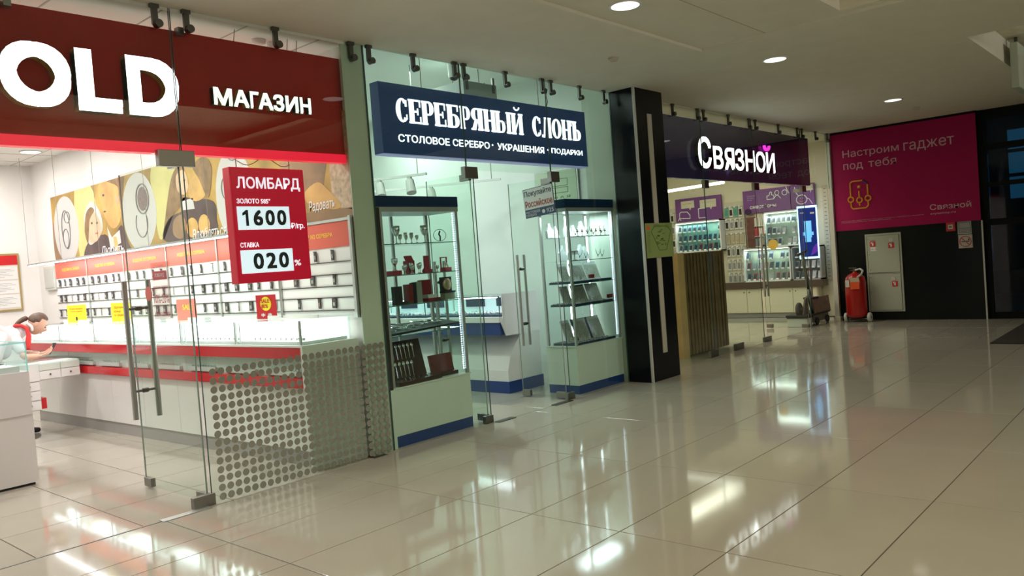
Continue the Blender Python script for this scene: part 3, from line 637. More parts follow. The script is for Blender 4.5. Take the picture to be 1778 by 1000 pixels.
for k in range(6):
    a = 0.12+0.88*k; b = a+0.86
    cs = thing('lit_glass_case', (cx(a), a, 0.938), 'brightly lit glass jewellery case, %s along the counter from the shopfront' % ORD[k], 'display case', 'lit glass cases on the long counter')
    strip(MB(), 0.0, 0.006, a, b, 0.94, 1.115).build('front_glass', CGLASS, cs)
    strip(MB(), 0.0, 0.0, a, b, 1.115, 1.123, 3.90).build('top_glass', CGLASS, cs)
    strip(MB(), 0.012, 0.0, a, a+0.006, 0.94, 1.115, 3.86).build('end_glass', CGLASS, cs)
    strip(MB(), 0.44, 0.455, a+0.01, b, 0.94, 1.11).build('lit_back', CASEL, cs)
    strip(MB(), 0.02, 0.45, b-0.02, b-0.008, 0.94, 1.11).build('divider', WHITE, cs)
    area('case_lamp', (cx(a)+0.22, (a+b)/2, 1.108), 0.3, 0.7, 5, (0.95, 1, 1))
    strip(MB(), 0.03, 0.44, a+0.015, b-0.02, 0.94, 0.962).build('tray', WHITE, cs)
    strip(MB(), -0.002, 0.012, a-0.006, a+0.012, 0.94, 1.122).build('post', ALU, cs)
    strip(MB(), 0.03, 0.045, a+0.02, b-0.02, 1.100, 1.112).build('led_tube', LED, cs)
    g = MB()
    for q in range(10): strip(g, 0.08, 0.10, a+0.08+0.07*q, a+0.10+0.07*q, 0.962, 0.985)
    g.build('rings_on_tray', SIL, cs, kind='stuff')
    B(3.60, 3.605, a+0.05, b-0.05, 1.124, 1.150).build('display_edge', WHITE, cs)
dp = thing('display_pole', (3.6, 0.66, 1.124), 'slim white display pole standing on the counter glass beside the SALE 80 poster', 'display stand')
MB().tube((3.6, 0.66, 1.13), (3.6, 0.66, 1.44), 0.008, 8).build('pole', ALU, dp); B(3.57, 3.63, 0.62, 0.70, 1.124, 1.134).build('base', LAM, dp); B(3.59, 3.61, 0.58, 0.74, 1.43, 1.45).build('top_bar', LAM, dp)
# papers and small posters on the counter top
def sheet(name, x, y, w_, h_, z, m, lab, lines=(), tilt=0.12, cat='notice'):
    t = thing(name, (x, y, z), lab, cat)
    d = -tilt
    MB().obox((x, y, z+h_/2), (0.25, -1, 0), (0.0, 0, 1), (-1, -0.25, 0), w_, h_, 0.003).build('sheet', m, t)
    return t
def stext(t, s, u, v, w_, h_, m, x, y, z, off=0.003):
    R = Vector((0.25, -1, 0)).normalized(); N = Vector((-1, -0.25, 0)).normalized()
    P = Vector((x, y, z))+R*u+Vector((0, 0, v))+N*off
    return text(s, P, w_, h_, m, t, R, ZU, 0.001, 0.01)
OINK = mat('orange_brown_ink', (0.55, 0.25, 0.02), 0.6)
X, Y = 3.60, 4.90
t = sheet('yellow_notice', X, Y, 0.34, 0.20, 1.124, YEL, 'yellow handwritten notice nearest the back on the counter glass')
stext(t, 'Ювелирные\nУкрашения', -0.12, 0.11, 0.24, 0.06, OINK, X, Y, 1.124)
MB().lathe((X-0.008, Y-0.0, 1.165), [(0.001, -0.001), (0.025, 0), (0.025, 0.001)], 14, 'x').build('drawing', BINK, t)
X, Y = 3.60, 3.70
t = sheet('yellow_notice', X, Y, 0.30, 0.20, 1.124, YEL, 'yellow notice beside the long steel door handle on the counter glass')
stext(t, 'Обручальные\nкольца\nсо скидкой', -0.11, 0.05, 0.22, 0.12, OINK, X, Y, 1.124)
X, Y = 3.60, 0.88
t = sheet('sale_poster', X, Y, 0.22, 0.20, 1.124, REDG, 'small red SALE 80 poster under the price lightbox')
NN = Vector((-1, -0.25, 0)).normalized(); P_ = Vector((X, Y, 1.25)); MB().tube(P_+NN*0.001, P_+NN*0.006, 0.058, 18).build('yellow_burst', YEL, t)
stext(t, 'SALE\n80%', -0.045, 0.09, 0.09, 0.075, REDG, X, Y, 1.124, 0.010)
stext(t, '* *', -0.06, 0.02, 0.12, 0.03, WINK, X, Y, 1.124)
X, Y = 3.60, 2.25
t = sheet('sale_poster', X, Y, 0.26, 0.20, 1.124, mat('peach_print', (0.75, 0.22, 0.16), 0.5), 'orange and red sale poster behind the door glass notice')
stext(t, 'SALE', -0.05, 0.10, 0.13, 0.05, YEL, X, Y, 1.124)
# notices stuck on the open door leaf
dn = thing('discount_notice', (2.515, 0.40, 1.23), 'pale pink discount notice reading 10 to 20 percent on the glass door', 'notice')
PAL = mat('pale_pink_sheet', (0.75, 0.66, 0.66), 0.6)
B(2.516, 2.522, 0.27, 0.53, 1.23, 1.62).build('sheet', glass('clear_film', (0.93, 0.86, 0.86), refl=0.3), dn)
B(2.513, 2.516, 0.30, 0.50, 1.50, 1.56).build('red_band', mat('dusty_red', (0.45, 0.08, 0.09), 0.5), dn)
text('ЛОМБАРД', (2.513, 0.47, 1.515), 0.14, 0.03, PAL, dn, RY, ZU, 0.001)
text('GOLD', (2.515, 0.46, 1.585), 0.12, 0.02, mat('rose_ink', (0.5, 0.3, 0.3), 0.6), dn, RY, ZU, 0.001)
text('ПОКУПКА ЗОЛОТА', (2.515, 0.51, 1.44), 0.22, 0.018, mat('wine_ink', (0.35, 0.05, 0.08), 0.6), dn, RY, ZU, 0.001)
text('10%-20%', (2.515, 0.51, 1.34), 0.22, 0.06, mat('wine_ink', (0.35, 0.05, 0.08), 0.6), dn, RY, ZU, 0.001)
text('НА ИЗДЕЛИЯ', (2.515, 0.51, 1.25), 0.22, 0.03, mat('wine_ink', (0.35, 0.05, 0.08), 0.6), dn, RY, ZU, 0.001)
rs = thing('round_sticker', (2.515, 0.62, 1.35), 'round red sticker on the glass door beside the discount notice', 'sticker')
MB().lathe((2.518, 0.60, 1.41), [(0.001, 0), (0.05, 0.0), (0.05, 0.003)], 20, 'x').build('disc', mat('sticker_red', (0.6, 0.15, 0.13), 0.5), rs)

# ------------------------------------------------------------------ return desk with drawers, back of the pawnshop
dk = thing('return_desk', (2.9, 3.97, 0), 'white return desk with glass drawers joining the long counter', 'desk')
B(2.60, 3.24, 3.98, 4.50, 0.60, 0.775).build('body', LAM, dk)
B(2.58, 3.25, 3.95, 4.52, 0.775, 0.80).build('glass_top', CGLASS, dk)
for a, b in ((2.86, 3.05), (3.06, 3.24)):
    f = B(a, b, 3.965, 3.98, 0.70, 0.765).build('drawer', LAMG, dk); B(a, b, 3.967, 3.98, 0.61, 0.695).build('drawer', LAM, dk)
    MB().tube(((a+b)/2, 3.955, 0.655), ((a+b)/2, 3.967, 0.655), 0.008, 8).build('knob', STEELD, f)
B(2.60, 2.63, 4.0, 4.48, 0, 0.60).build('side_panel', LAM, dk)
pc = thing('drawer_pedestal', (2.72, 3.98, 0), 'white drawer unit with a red side block under the return desk', 'cabinet')
B(2.64, 2.86, 4.00, 4.40, 0.30, 0.598).build('body', LAM, pc)
for z in (0.31, 0.41, 0.505):
    f = B(2.645, 2.855, 3.985, 4.00, z, z+0.088).build('drawer', LAM, pc); B(2.73, 2.77, 3.977, 3.986, z+0.04, z+0.052).build('handle', STEELD, f)
B(2.862, 2.91, 4.0, 4.30, 0.31, 0.42).build('red_block', REDG, pc); B(2.64, 2.66, 4.02, 4.40, 0, 0.30).build('foot_panel', GREYL, pc)
rb1 = thing('red_box', (2.55, 3.70, 0), 'glossy red open box standing between the island case and the desk', 'box')
B(2.48, 2.60, 3.64, 3.78, 0.50, 0.70).build('box', REDG, rb1, bevel=0.004); B(2.47, 2.61, 3.63, 3.79, 0.0, 0.50).build('pedestal', LAM, rb1)
# island case at the left edge of the frame
il = thing('island_counter', (1.2, 1.9, 0), 'white island counter carrying a teal-edged glass case at left', 'counter')
B(0.55, 2.13, 1.91, 2.65, 0.02, 0.88).build('body', mat('white_cabinet', (0.70, 0.70, 0.70), 0.35), il)
B(0.57, 2.11, 1.93, 2.63, 0.0, 0.02).build('plinth', BLKM, il)
B(0.56, 2.12, 1.905, 1.91, 0.545, 0.549).build('panel_joint', LGREY, il)
TEAL = mat('teal_glass_edge', (0.25, 0.62, 0.58), 0.2, emit=(0.25, 0.7, 0.65), es=0.25)
ic = thing('island_glass_case', (1.2, 1.9, 0.88), 'glass case with teal edges and white trays on the island counter', 'display case')
B(0.57, 2.12, 1.915, 1.921, 0.88, 1.10).build('front_glass', CGLASS, ic); B(2.114, 2.12, 1.921, 2.60, 0.88, 1.10).build('end_glass', CGLASS, ic)
B(0.57, 2.12, 1.915, 2.60, 1.10, 1.108).build('top_glass', CGLASS, ic)
MB().box(0.57, 2.125, 1.911, 1.917, 1.10, 1.11).box(2.118, 2.127, 1.911, 1.918, 0.88, 1.11).box(2.119, 2.127, 1.911, 2.60, 1.10, 1.11).box(2.119, 2.126, 2.594, 2.60, 0.88, 1.11).build('glass_edges', TEAL, ic)
B(0.60, 2.08, 1.95, 2.3, 0.88, 0.925).build('tray', LAM, ic); B(0.60, 2.08, 2.55, 2.57, 0.885, 1.09).build('lit_back', mat('case_back', (0.7, 0.8, 0.85), 0.5, emit=(0.7, 0.85, 0.95), es=0.35), ic)
g = MB(); g.smooth = True
for k in range(4):
    cx0 = 1.98-0.2*k; g.path([(cx0+0.05*math.cos(a*0.5), 2.08+0.03*math.sin(a), 0.935+0.03*math.sin(a*.5)) for a in range(12)], 0.004, 5)
g.build('necklaces', SIL, ic, kind='stuff')

# ------------------------------------------------------------------ people
def skin_body(name, joints, bones, m, parent, levels=2, root=0):
    me = bpy.data.meshes.new(name); r = parent
    inv = ROOT[parent].inverted()
    me.from_pydata([inv @ Vector(j[0]) for j in joints], bones, []); me.materials.append(m)
    o = bpy.data.objects.new(name, me); COL.objects.link(o); o.parent = parent
    sk = o.modifiers.new('skin', 'SKIN'); sk.use_smooth_shade = True
    for i, j in enumerate(joints):
        rr = j[1] if isinstance(j[1], tuple) else (j[1], j[1]); me.skin_vertices[0].data[i].radius = rr
    me.skin_vertices[0].data[root].use_root = True
    s = o.modifiers.new('sub', 'SUBSURF'); s.levels = levels; s.render_levels = levels
    return o
def ball(mb, c, r, n=14, m=10, f=None):
    c = Vector(c); v = []; fc = []
    for j in range(m+1):
        ph = math.pi*j/m
        for i in range(n):
            th = 2*math.pi*i/n; d = Vector((math.sin(ph)*math.cos(th), math.sin(ph)*math.sin(th), math.cos(ph)))
            p = Vector((d.x*r[0], d.y*r[1], d.z*r[2])); p = f(d, p) if f else p; v.append(c+p)
    for j in range(m):
        for i in range(n): fc.append((j*n+i, (j+1)*n+i, (j+1)*n+(i+1) % n, j*n+(i+1) % n))
    mb.add(v, fc); return mb
def xform(mb, M):
    mb.v = [tuple(M @ Vector(p)) for p in mb.v]; return mb
def head(t, c, M3, hairm, bald=False, pony=None):
    """head in local frame: +x face direction, z up, about 0.22 tall; placed at c with rotation M3"""
    M = Matrix.Translation(c) @ M3.to_4x4()
    def fs(d, p):
        q = p.copy()
        if d.x > 0: q.x *= 1.0-0.18*abs(d.z)
        if d.z < -0.2: q.y *= 1-0.30*(-d.z-0.2); q.x = q.x*(1-0.12*(-d.z)) + 0.018*(-d.z)
        nz = math.exp(-((d.y/0.16)**2+((d.z+0.12)/0.20)**2)) if d.x > 0 else 0; q.x += 0.022*nz
        br = math.exp(-((abs(d.y)-0.35)/0.18)**2-((d.z-0.10)/0.12)**2) if d.x > 0 else 0; q.x -= 0.007*br
        lp = math.exp(-((d.y/0.25)**2+((d.z+0.55)/0.10)**2)) if d.x > 0 else 0; q.x += 0.006*lp
        return q
    g = MB(); g.smooth = True; ball(g, (0, 0, 0), (0.093, 0.074, 0.113), 32, 24, fs)
    for s in (-1, 1): ball(g, (-0.008, s*0.073, -0.005), (0.018, 0.008, 0.03), 10, 8)
    xform(g, M); hd = g.build('head', SKIN, t)
    g = MB(); g.smooth = True
    for s in (-1, 1): ball(g, (0.078, s*0.030, 0.010), (0.009, 0.013, 0.006), 10, 6)
    xform(g, M); g.build('eye', BINK, hd)
    g = MB(); g.smooth = True; ball(g, (0.083, 0, -0.062), (0.007, 0.022, 0.006), 10, 6); xform(g, M); g.build('mouth', mat('lips', (0.5, 0.12, 0.10), 0.5), hd)
    g = MB(); g.smooth = True
    for s in (-1, 1): g.path([(0.088, s*0.016, 0.034), (0.084, s*0.034, 0.038), (0.074, s*0.048, 0.032)], 0.003, 5)
    xform(g, M); g.build('eyebrow', hairm, hd)
    def fh(d, p):
        q = p.copy()
        if d.x > 0.15 and d.z < 0.62: q *= 0.84
        if d.x > -0.35 and d.z < 0.12: q *= 0.84
        if d.z < -0.25: q *= 0.80
        return q
    g = MB(); g.smooth = True; ball(g, (-0.010, 0, 0.016), (0.100, 0.084, 0.112), 28, 20, fh)
    xform(g, M)
    if pony:
        P0, P1, P2 = (Vector(p) for p in pony)
        ball(g, P0, (0.024, 0.024, 0.024), 12, 8)
        for q in range(14):
            u = q/13; p = P0*(1-u)**2+P1*2*u*(1-u)+P2*u*u; r_ = 0.027*(1-u*u*0.8); ball(g, p, (r_, r_*0.9, r_), 10, 8)
    g.build('hair', hairm, t)
def hand(t, wr, dirv, palm_n, side, curl=0.5, s=1.0):
    """palm + 4 fingers + thumb as one skinned figure each rooted in the palm"""
    d = Vector(dirv).normalized(); n = Vector(palm_n).normalized(); l = n.cross(d).normalized()*side; wr = Vector(wr)
    J = [(wr-d*0.02, (0.022*s, 0.016*s)), (wr+d*0.03*s, (0.030*s, 0.014*s)), (wr+d*0.075*s, (0.034*s, 0.012*s))]; Bn = [(0, 1), (1, 2)]
    skin_body('hand', J, Bn, SKIN, t, 2)
    for k, (o_, ln) in enumerate(((-0.028, 0.072), (-0.009, 0.082), (0.010, 0.076), (0.028, 0.060))):
        p0 = wr+d*0.055*s+l*o_*s; p = p0; ang = 0.25; pts = [p0]
        for seg in (0.03, ln*0.5, ln*0.3, ln*0.25):
            dd = d*math.cos(ang)+n*math.sin(ang); p = p+dd*seg*s; pts.append(p); ang += curl
        skin_body('finger', [(q, 0.0085*s) for q in pts], [(i, i+1) for i in range(len(pts)-1)], SKIN, t, 1)
    p0 = wr+d*0.015*s-l*0.018*s; p1 = p0+(d*0.5-l*0.8+n*0.25).normalized()*0.038*s; p2 = p1+(d*0.85-l*0.25+n*0.45).normalized()*0.034*s; p3 = p2+(d*0.8+n*0.5).normalized()*0.024*s
    skin_body('thumb', [(p0, 0.011*s), (p1, 0.011*s), (p2, 0.0095*s), (p3, 0.0085*s)], [(0, 1), (1, 2), (2, 3)], SKIN, t, 1)
# woman leaning over the return desk
wm = thing('person', (2.55, 4.62, 0), 'woman with ponytail in white shirt and red waistcoat leaning over desk with phone', 'person')
hip = (2.50, 4.66, 0.90)
J = [(hip, (0.15, 0.12)), ((2.60, 4.62, 1.00), (0.145, 0.115)), ((2.76, 4.56, 1.08), (0.155, 0.11)), ((2.87, 4.52, 1.105), (0.12, 0.09)), ((2.955, 4.48, 1.12), 0.048),
     ((2.80, 4.72, 1.08), 0.062), ((2.80, 4.36, 1.055), 0.062)]
skin_body('torso', J, [(0, 1), (1, 2), (2, 3), (3, 4), (2, 5), (2, 6)], SHIRT, wm, 2)
skin_body('neck', [((2.90, 4.50, 1.11), 0.046), ((3.00, 4.47, 1.145), 0.048)], [(0, 1)], SKIN, wm, 2)
head(wm, (3.035, 4.45, 1.160), Matrix.Rotation(math.radians(-18), 3, 'Z') @ Matrix.Rotation(math.radians(38), 3, 'Y'), HAIR, pony=((2.935, 4.48, 1.232), (2.86, 4.49, 1.21), (2.79, 4.50, 1.10)))
# sleeves and forearms
skin_body('sleeve', [((2.79, 4.38, 1.05), 0.062), ((2.79, 4.31, 0.95), 0.055), ((2.81, 4.27, 0.875), 0.048)], [(0, 1), (1, 2)], SHIRT, wm, 2)
skin_body('forearm', [((2.80, 4.275, 0.89), 0.036), ((2.82, 4.25, 0.840), 0.037), ((2.90, 4.24, 0.835), 0.030), ((2.965, 4.24, 0.835), 0.024)], [(0, 1), (1, 2), (2, 3)], SKIN, wm, 2)
hand(wm, (2.965, 4.24, 0.835), (1, 0.05, 0.12), (-0.1, 0, 1), 1, 0.40, 0.95)
skin_body('sleeve', [((2.80, 4.70, 1.07), 0.062), ((2.86, 4.64, 0.96), 0.055), ((2.88, 4.56, 0.90), 0.048)], [(0, 1), (1, 2)], SHIRT, wm, 2)
skin_body('forearm', [((2.87, 4.57, 0.91), 0.036), ((2.90, 4.48, 0.855), 0.036), ((2.96, 4.40, 0.85), 0.029), ((3.00, 4.34, 0.85), 0.024)], [(0, 1), (1, 2), (2, 3)], SKIN, wm, 2)
hand(wm, (3.00, 4.34, 0.85), (0.8, -0.5, 0.15), (0.1, 0, 1), -1, 0.40, 0.95)
skin_body('waistcoat', [((2.60, 4.61, 0.985), (0.155, 0.128)), ((2.69, 4.57, 1.045), (0.165, 0.130)), ((2.77, 4.55, 1.06), (0.140, 0.115))], [(0, 1), (1, 2)], REDF, wm, 2)
skin_body('strap', [((2.80, 4.455, 1.165), 0.020), ((2.87, 4.43, 1.165), 0.020), ((2.915, 4.41, 1.13), 0.020), ((2.925, 4.39, 1.06), 0.024), ((2.91, 4.38, 0.98), 0.030), ((2.89, 4.37, 0.90), 0.034)], [(0, 1), (1, 2), (2, 3), (3, 4), (4, 5)], REDF, wm, 2)
skin_body('collar', [((2.93, 4.44, 1.185), 0.016), ((2.965, 4.40, 1.14), 0.016), ((2.965, 4.40, 1.09), 0.014)], [(0, 1), (1, 2)], SHIRT, wm, 2)
for s, fx in ((-1, 2.86), (1, 2.60)):
    y = 4.64+s*0.09
    skin_body('leg', [((2.48, y, 0.92), 0.095), ((2.55 if s > 0 else 2.66, y, 0.50), 0.062), ((fx, y, 0.10), 0.042)], [(0, 1), (1, 2)], TROU, wm, 2)
    skin_body('shoe', [((fx-0.03, y, 0.045), 0.038), ((fx+0.06, y-0.01, 0.035), 0.036), ((fx+0.14, y-0.02, 0.028), 0.026)], [(0, 1), (1, 2)], BLKM, wm, 2)
ph = thing('mobile_phone', (3.08, 4.25, 0.84), 'dark mobile phone held in the leaning woman\'s hand', 'phone')
MB().obox((3.085, 4.25, 0.895), (0.55, 0.1, 0.85), (-0.1, 1, 0.0), (-0.85, 0, 0.55), 0.13, 0.065, 0.009).build('body', BLKM, ph, bevel=0.002)
# person at the frame edge
p2 = thing('person', (2.46, 3.45, 0), 'person in a white shirt, half out of frame behind the island case', 'person')
J = [((2.33, 3.45, 0.88), (0.15, 0.12)), ((2.33, 3.44, 1.00), (0.155, 0.12)), ((2.34, 3.42, 1.10), (0.16, 0.115)), ((2.34, 3.41, 1.17), (0.12, 0.085)), ((2.35, 3.40, 1.235), (0.055, 0.055))]
skin_body('torso', J, [(0, 1), (1, 2), (2, 3), (3, 4)], SHIRT, p2, 2)
skin_body('neck', [((2.33, 3.41, 1.20), 0.05), ((2.31, 3.40, 1.29), 0.048)], [(0, 1)], SKIN, p2, 2)
head(p2, (2.305, 3.39, 1.335), Matrix.Rotation(math.radians(-70), 3, 'Z') @ Matrix.Rotation(math.radians(25), 3, 'Y'), HAIRD)
for s in (-1, 1):
    skin_body('sleeve', [((2.34, 3.42+s*0.10, 1.12), 0.085), ((2.335, 3.41+s*0.17, 1.09), 0.07), ((2.30, 3.40+s*0.20, 0.98), 0.052), ((2.25, 3.34+s*0.20, 0.88), 0.042)], [(0, 1), (1, 2), (2, 3)], SHIRT, p2, 2)
    skin_body('forearm', [((2.26, 3.35+s*0.20, 0.89), 0.034), ((2.20, 3.24+s*0.16, 0.86), 0.03), ((2.15, 3.16+s*0.12, 0.86), 0.024)], [(0, 1), (1, 2)], SKIN, p2, 2)
    hand(p2, (2.15, 3.16+s*0.12, 0.86), (-0.5, -1, 0), (0, 0, -1), s, 0.3, 0.95)
    skin_body('leg', [((2.33, 3.45+s*0.09, 0.88), 0.09), ((2.34, 3.44+s*0.10, 0.48), 0.06), ((2.33, 3.47+s*0.10, 0.09), 0.042)], [(0, 1), (1, 2)], TROU, p2, 2)
    skin_body('shoe', [((2.33, 3.50+s*0.1, 0.045), 0.036), ((2.31, 3.40+s*0.1, 0.035), 0.036), ((2.30, 3.33+s*0.1, 0.028), 0.026)], [(0, 1), (1, 2)], BLKM, p2, 2)

# ------------------------------------------------------------------ blue fascia of the silver shop
bf = thing('blue_fascia_sign', (5.6, 0.06, 2.4), 'navy lightbox sign reading СЕРЕБРЯНЫЙ СЛОНЪ over the middle shop', 'sign')
B(4.275, 7.115, 0.05, 0.16, 2.405, 2.990).build('box', NAVYB, bf, bevel=0.004)
B(4.28, 7.11, 0.05, 0.16, 2.397, 2.405).build('lit_lower_edge', mat('lavender_edge', (0.3, 0.3, 0.6), 0.4, emit=(0.35, 0.38, 0.7), es=0.35), bf)
for x in (4.8, 6.4): MB().tube((x, 0.10, 2.99), (x, 0.10, 3.3), 0.004, 6).build('hanger', WIRE, bf)
g = MB(); g.path([(6.47, 0.03, 3.16), (6.44, 0.03, 3.10), (6.46, 0.03, 3.03), (6.46, 0.05, 2.99)], 0.006, 6); g.build('cable', WIRE, bf)
# condensed slab-serif glyphs drawn as strokes on a 0..1 x 0..1 cell
def slab(ch):
    R_ = []; t = 0.36; h = 0.075; e = 0.05   # thick stem, thin bar, serif overhang
    def stem_(x, y0=0, y1=1, w_=t, sf=(1, 1)):
        R_.append((x, y0, x+w_, y1))
        if sf[0]: R_.append((x-e, y0, x+w_+e, y0+h))
        if sf[1]: R_.append((x-e, y1-h, x+w_+e, y1))
    def ringp(cx_, cy_, rx, ry, tx, ty, a0, a1, n=18):
        o_, i_ = [], []
        for k in range(n+1):
            a = math.radians(a0+(a1-a0)*k/n); o_.append((cx_+rx*math.cos(a), cy_+ry*math.sin(a))); i_.append((cx_+(rx-tx)*math.cos(a), cy_+(ry-ty)*math.sin(a)))
        return [(o_[k], o_[k+1], i_[k+1], i_[k]) for k in range(n)]
    Q = []
    if ch == 'С': Q += ringp(0.55, 0.5, 0.53, 0.5, t, 0.08, 42, 318); R_.append((0.80, 0.66, 0.94, 0.93)); R_.append((0.86, 0.13, 0.94, 0.34))
    elif ch == 'О': Q += ringp(0.5, 0.5, 0.5, 0.5, t*0.85, 0.08, 0, 360, 28)
    elif ch == 'Е': stem_(0.05); R_ += [(0.4, 1-h, 0.92, 1), (0.4, 0, 0.94, h), (0.4, 0.46, 0.72, 0.54), (0.84, 0.70, 0.92, 1), (0.86, 0, 0.94, 0.30), (0.66, 0.36, 0.74, 0.64)]
    elif ch == 'Р': stem_(0.05); R_ += [(0.4, 1-h, 0.62, 1), (0.4, 0.40, 0.62, 0.40+h)]; Q += ringp(0.60, 0.70, 0.38, 0.30, t*0.9, 0.08, -90, 90)
    elif ch == 'Б': stem_(0.05); R_ += [(0.4, 1-h, 0.90, 1), (0.82, 0.72, 0.90, 1), (0.4, 0.52, 0.62, 0.52+h), (0.4, 0, 0.62, h)]; Q += ringp(0.60, 0.295, 0.38, 0.295, t*0.9, 0.08, -90, 90)
    elif ch == 'Я':
        stem_(0.58); R_ += [(0.38, 1-h, 0.6, 1), (0.38, 0.42, 0.6, 0.42+h)]; Q += ringp(0.40, 0.71, 0.38, 0.29, t*0.9, 0.08, 90, 270)
        Q.append(((0.30, 0.46), (0.58, 0.46), (0.34, 0.0), (0.02, 0.0))); R_.append((-0.03, 0, 0.36, h))
    elif ch == 'Н': stem_(0.03, w_=0.32); stem_(0.65, w_=0.32); R_.append((0.3, 0.46, 0.7, 0.54))
    elif ch in 'ИЙ': stem_(0.03, w_=0.30); stem_(0.67, w_=0.30); Q.append(((0.33, 0.12), (0.33, 0.30), (0.67, 0.88), (0.67, 0.70)))
    elif ch == 'Л': stem_(0.62, w_=0.31); R_ += [(0.28, 1-h, 0.65, 1), (-0.02, 0, 0.22, 0.13)]; Q.append(((0.32, 1), (0.43, 1), (0.27, 0.0), (0.14, 0.0)))
    elif ch == 'Ь' or ch == 'Ъ' or ch == 'Ы':
        sx = 0.62 if ch == 'Ы' else 1
        if ch == 'Ъ': R_ += [(-0.02, 1-h, 0.3, 1), (-0.02, 0.72, 0.06, 1)]; o_ = 0.18
        else: o_ = 0.03
        stem_(o_*sx, w_=0.33*sx if ch != 'Ы' else 0.22); R_ += [((o_+0.33)*sx, 0.50, 0.64*sx, 0.50+h), ((o_+0.33)*sx, 0, 0.64*sx, h)]
        Q += ringp(0.62*sx, 0.2875, 0.36*sx, 0.2875, 0.30*sx, 0.08, -90, 90)
        if ch == 'Ы': stem_(0.74, w_=0.22)
    return R_, Q
for c, a, b in [('С', 4.443, 4.574), ('Е', 4.585, 4.731), ('Р', 4.734, 4.876), ('Е', 4.881, 5.025), ('Б', 5.033, 5.188), ('Р', 5.196, 5.33), ('Я', 5.34, 5.498), ('Н', 5.512, 5.667), ('Ы', 5.674, 5.888), ('Й', 5.9, 6.065), ('С', 6.209, 6.348), ('Л', 6.361, 6.517), ('О', 6.523, 6.679), ('Н', 6.692, 6.845), ('Ъ', 6.85, 7.018)]:
    rs_, qs_ = slab(c); g = MB(); W_, z0, H_ = b-a, 2.672, 0.203
    g2 = g
    for k, r in enumerate(rs_): g.box(a+r[0]*W_, a+r[2]*W_, 0.044-0.0001*k, 0.050, z0+r[1]*H_, z0+r[3]*H_)
    for q in qs_: g.prism([(a+p[0]*W_, z0+p[1]*H_) for p in q], (0, 0.050, 0), XF, ZU, 0.0055)
    if c == 'Й':
        g.path([(a+W_*(0.5+0.22*math.cos(math.radians(t_))), 0.046, 2.935+0.028*math.sin(math.radians(t_))) for t_ in range(180, 361, 20)], 0.008, 6)
    g.build('letter', LETW2, bf)
text('СТОЛОВОЕ СЕРЕБРО', (4.449, 0.050, 2.508), 1.115, 0.064, LETW2, bf, weight=0.014)
text('·', (5.595, 0.050, 2.538), 0.018, 0.018, LETW2, bf, weight=0.03)
text('УКРАШЕНИЯ', (5.672, 0.050, 2.508), 0.700, 0.064, LETW2, bf, weight=0.014)
text('·', (6.425, 0.050, 2.538), 0.018, 0.018, LETW2, bf, weight=0.03)
text('ПОДАРКИ', (6.495, 0.050, 2.508), 0.530, 0.064, LETW2, bf, weight=0.014)
dc = thing('dome_camera', (5.9, 0.6, 3.45), 'black dome security camera above the navy sign', 'camera')
g = MB(); g.smooth = True; g.lathe((5.74, 0.62, 3.28), [(0.01, 0), (0.035, 0.012), (0.045, 0.035)], 16); g.build('dome', BLKM, dc)
MB().lathe((5.74, 0.62, 3.31), [(0.05, 0), (0.055, 0.02), (0.05, 0.31)], 16).build('mount', SILVERW, dc)
ac = thing('air_conditioner', (6.1, 0.8, 3.3), 'grey ceiling cassette unit with brackets behind the navy sign', 'air conditioner')
B(5.95, 6.45, 0.70, 1.2, 3.12, 3.33).build('body', mat('ac_grey', (0.33, 0.37, 0.35), 0.5), ac)
for x in (6.0, 6.4): B(x-0.015, x+0.015, 0.69, 0.71, 3.24, 3.40).build('bracket', STEELD, ac); MB().tube((x, 0.9, 3.33), (x, 0.9, 3.62), 0.006, 6).build('rod', WIRE, ac)

# ------------------------------------------------------------------ silver shop display cabinets
def cabinet(x0, x1, y0, y1, lab, base_top, lit, shelves, shl):
    c = thing('display_cabinet', ((x0+x1)/2, y0, 0), lab, 'display cabinet')
    B(x0, x1, y0, y1, 0.09, base_top).build('base', LAMG, c, bevel=0.003)
    B(x0+0.004, x1-0.004, y0+0.004, y1, 0, 0.09).build('plinth', BLUE, c)
    B(x0-0.01, x1+0.01, y0-0.005, y1, base_top, base_top+0.012).build('base_top', LAMG, c)
    B(x0-0.02, x1+0.0, y0-0.005, y1, 1.925, 1.965).build('top_frame', ALU, c)
    B(x0-0.03, x1+0.0, y0-0.008, y1, 1.966, 2.055).build('blue_header', NAVY, c)
    for x in (x0+0.02, x1-0.02):
        for y in (y0+0.012, y1-0.02):
            B(x-0.014, x+0.014, y-0.012, y+0.012, base_top+0.012, 1.925).build('post', ALU, c)
    for z in shelves: 
        B(x0+0.04, x1-0.04, y0+0.02, y1-0.03, z-0.004, z+0.003).build('glass_shelf', CGLASS, c)
        B(x0+0.04, x1-0.04, y0+0.017, y0+0.02, z-0.004, z+0.003).build('shelf_edge', mat('shelf_edge', (0.12, 0.22, 0.20), 0.2), c)
    B(x0+0.035, x1-0.035, y0+0.004, y0+0.009, base_top+0.02, 1.92).build('front_glass', CGLASS, c)
    B(x0+0.01, x0+0.015, y0+0.03, y1-0.04, base_top+0.02, 1.92).build('side_glass', CGLASS, c)
    for x, dx in ((x0+0.045, 1), (x1-0.045, -1)):
        g = MB()
        for k in range(70): g.box(x-0.004, x+0.004, y0+0.026, y0+0.031, base_top+0.05+0.020*k, base_top+0.061+0.020*k)
        g.build('led_strip', LEDB, c)
    if lit:
        for x in (x0+0.42, x1-0.05): B(x-0.010, x+0.010, y1-0.06, y1-0.05, base_top+0.05, 1.90).build('led_bar', LED, c)
        area('cabinet_lamp', ((x0+x1)/2, (y0+y1)/2, 1.90), (x1-x0)*0.8, 0.2, 9, (0.85, 0.93, 1.0))
    return c
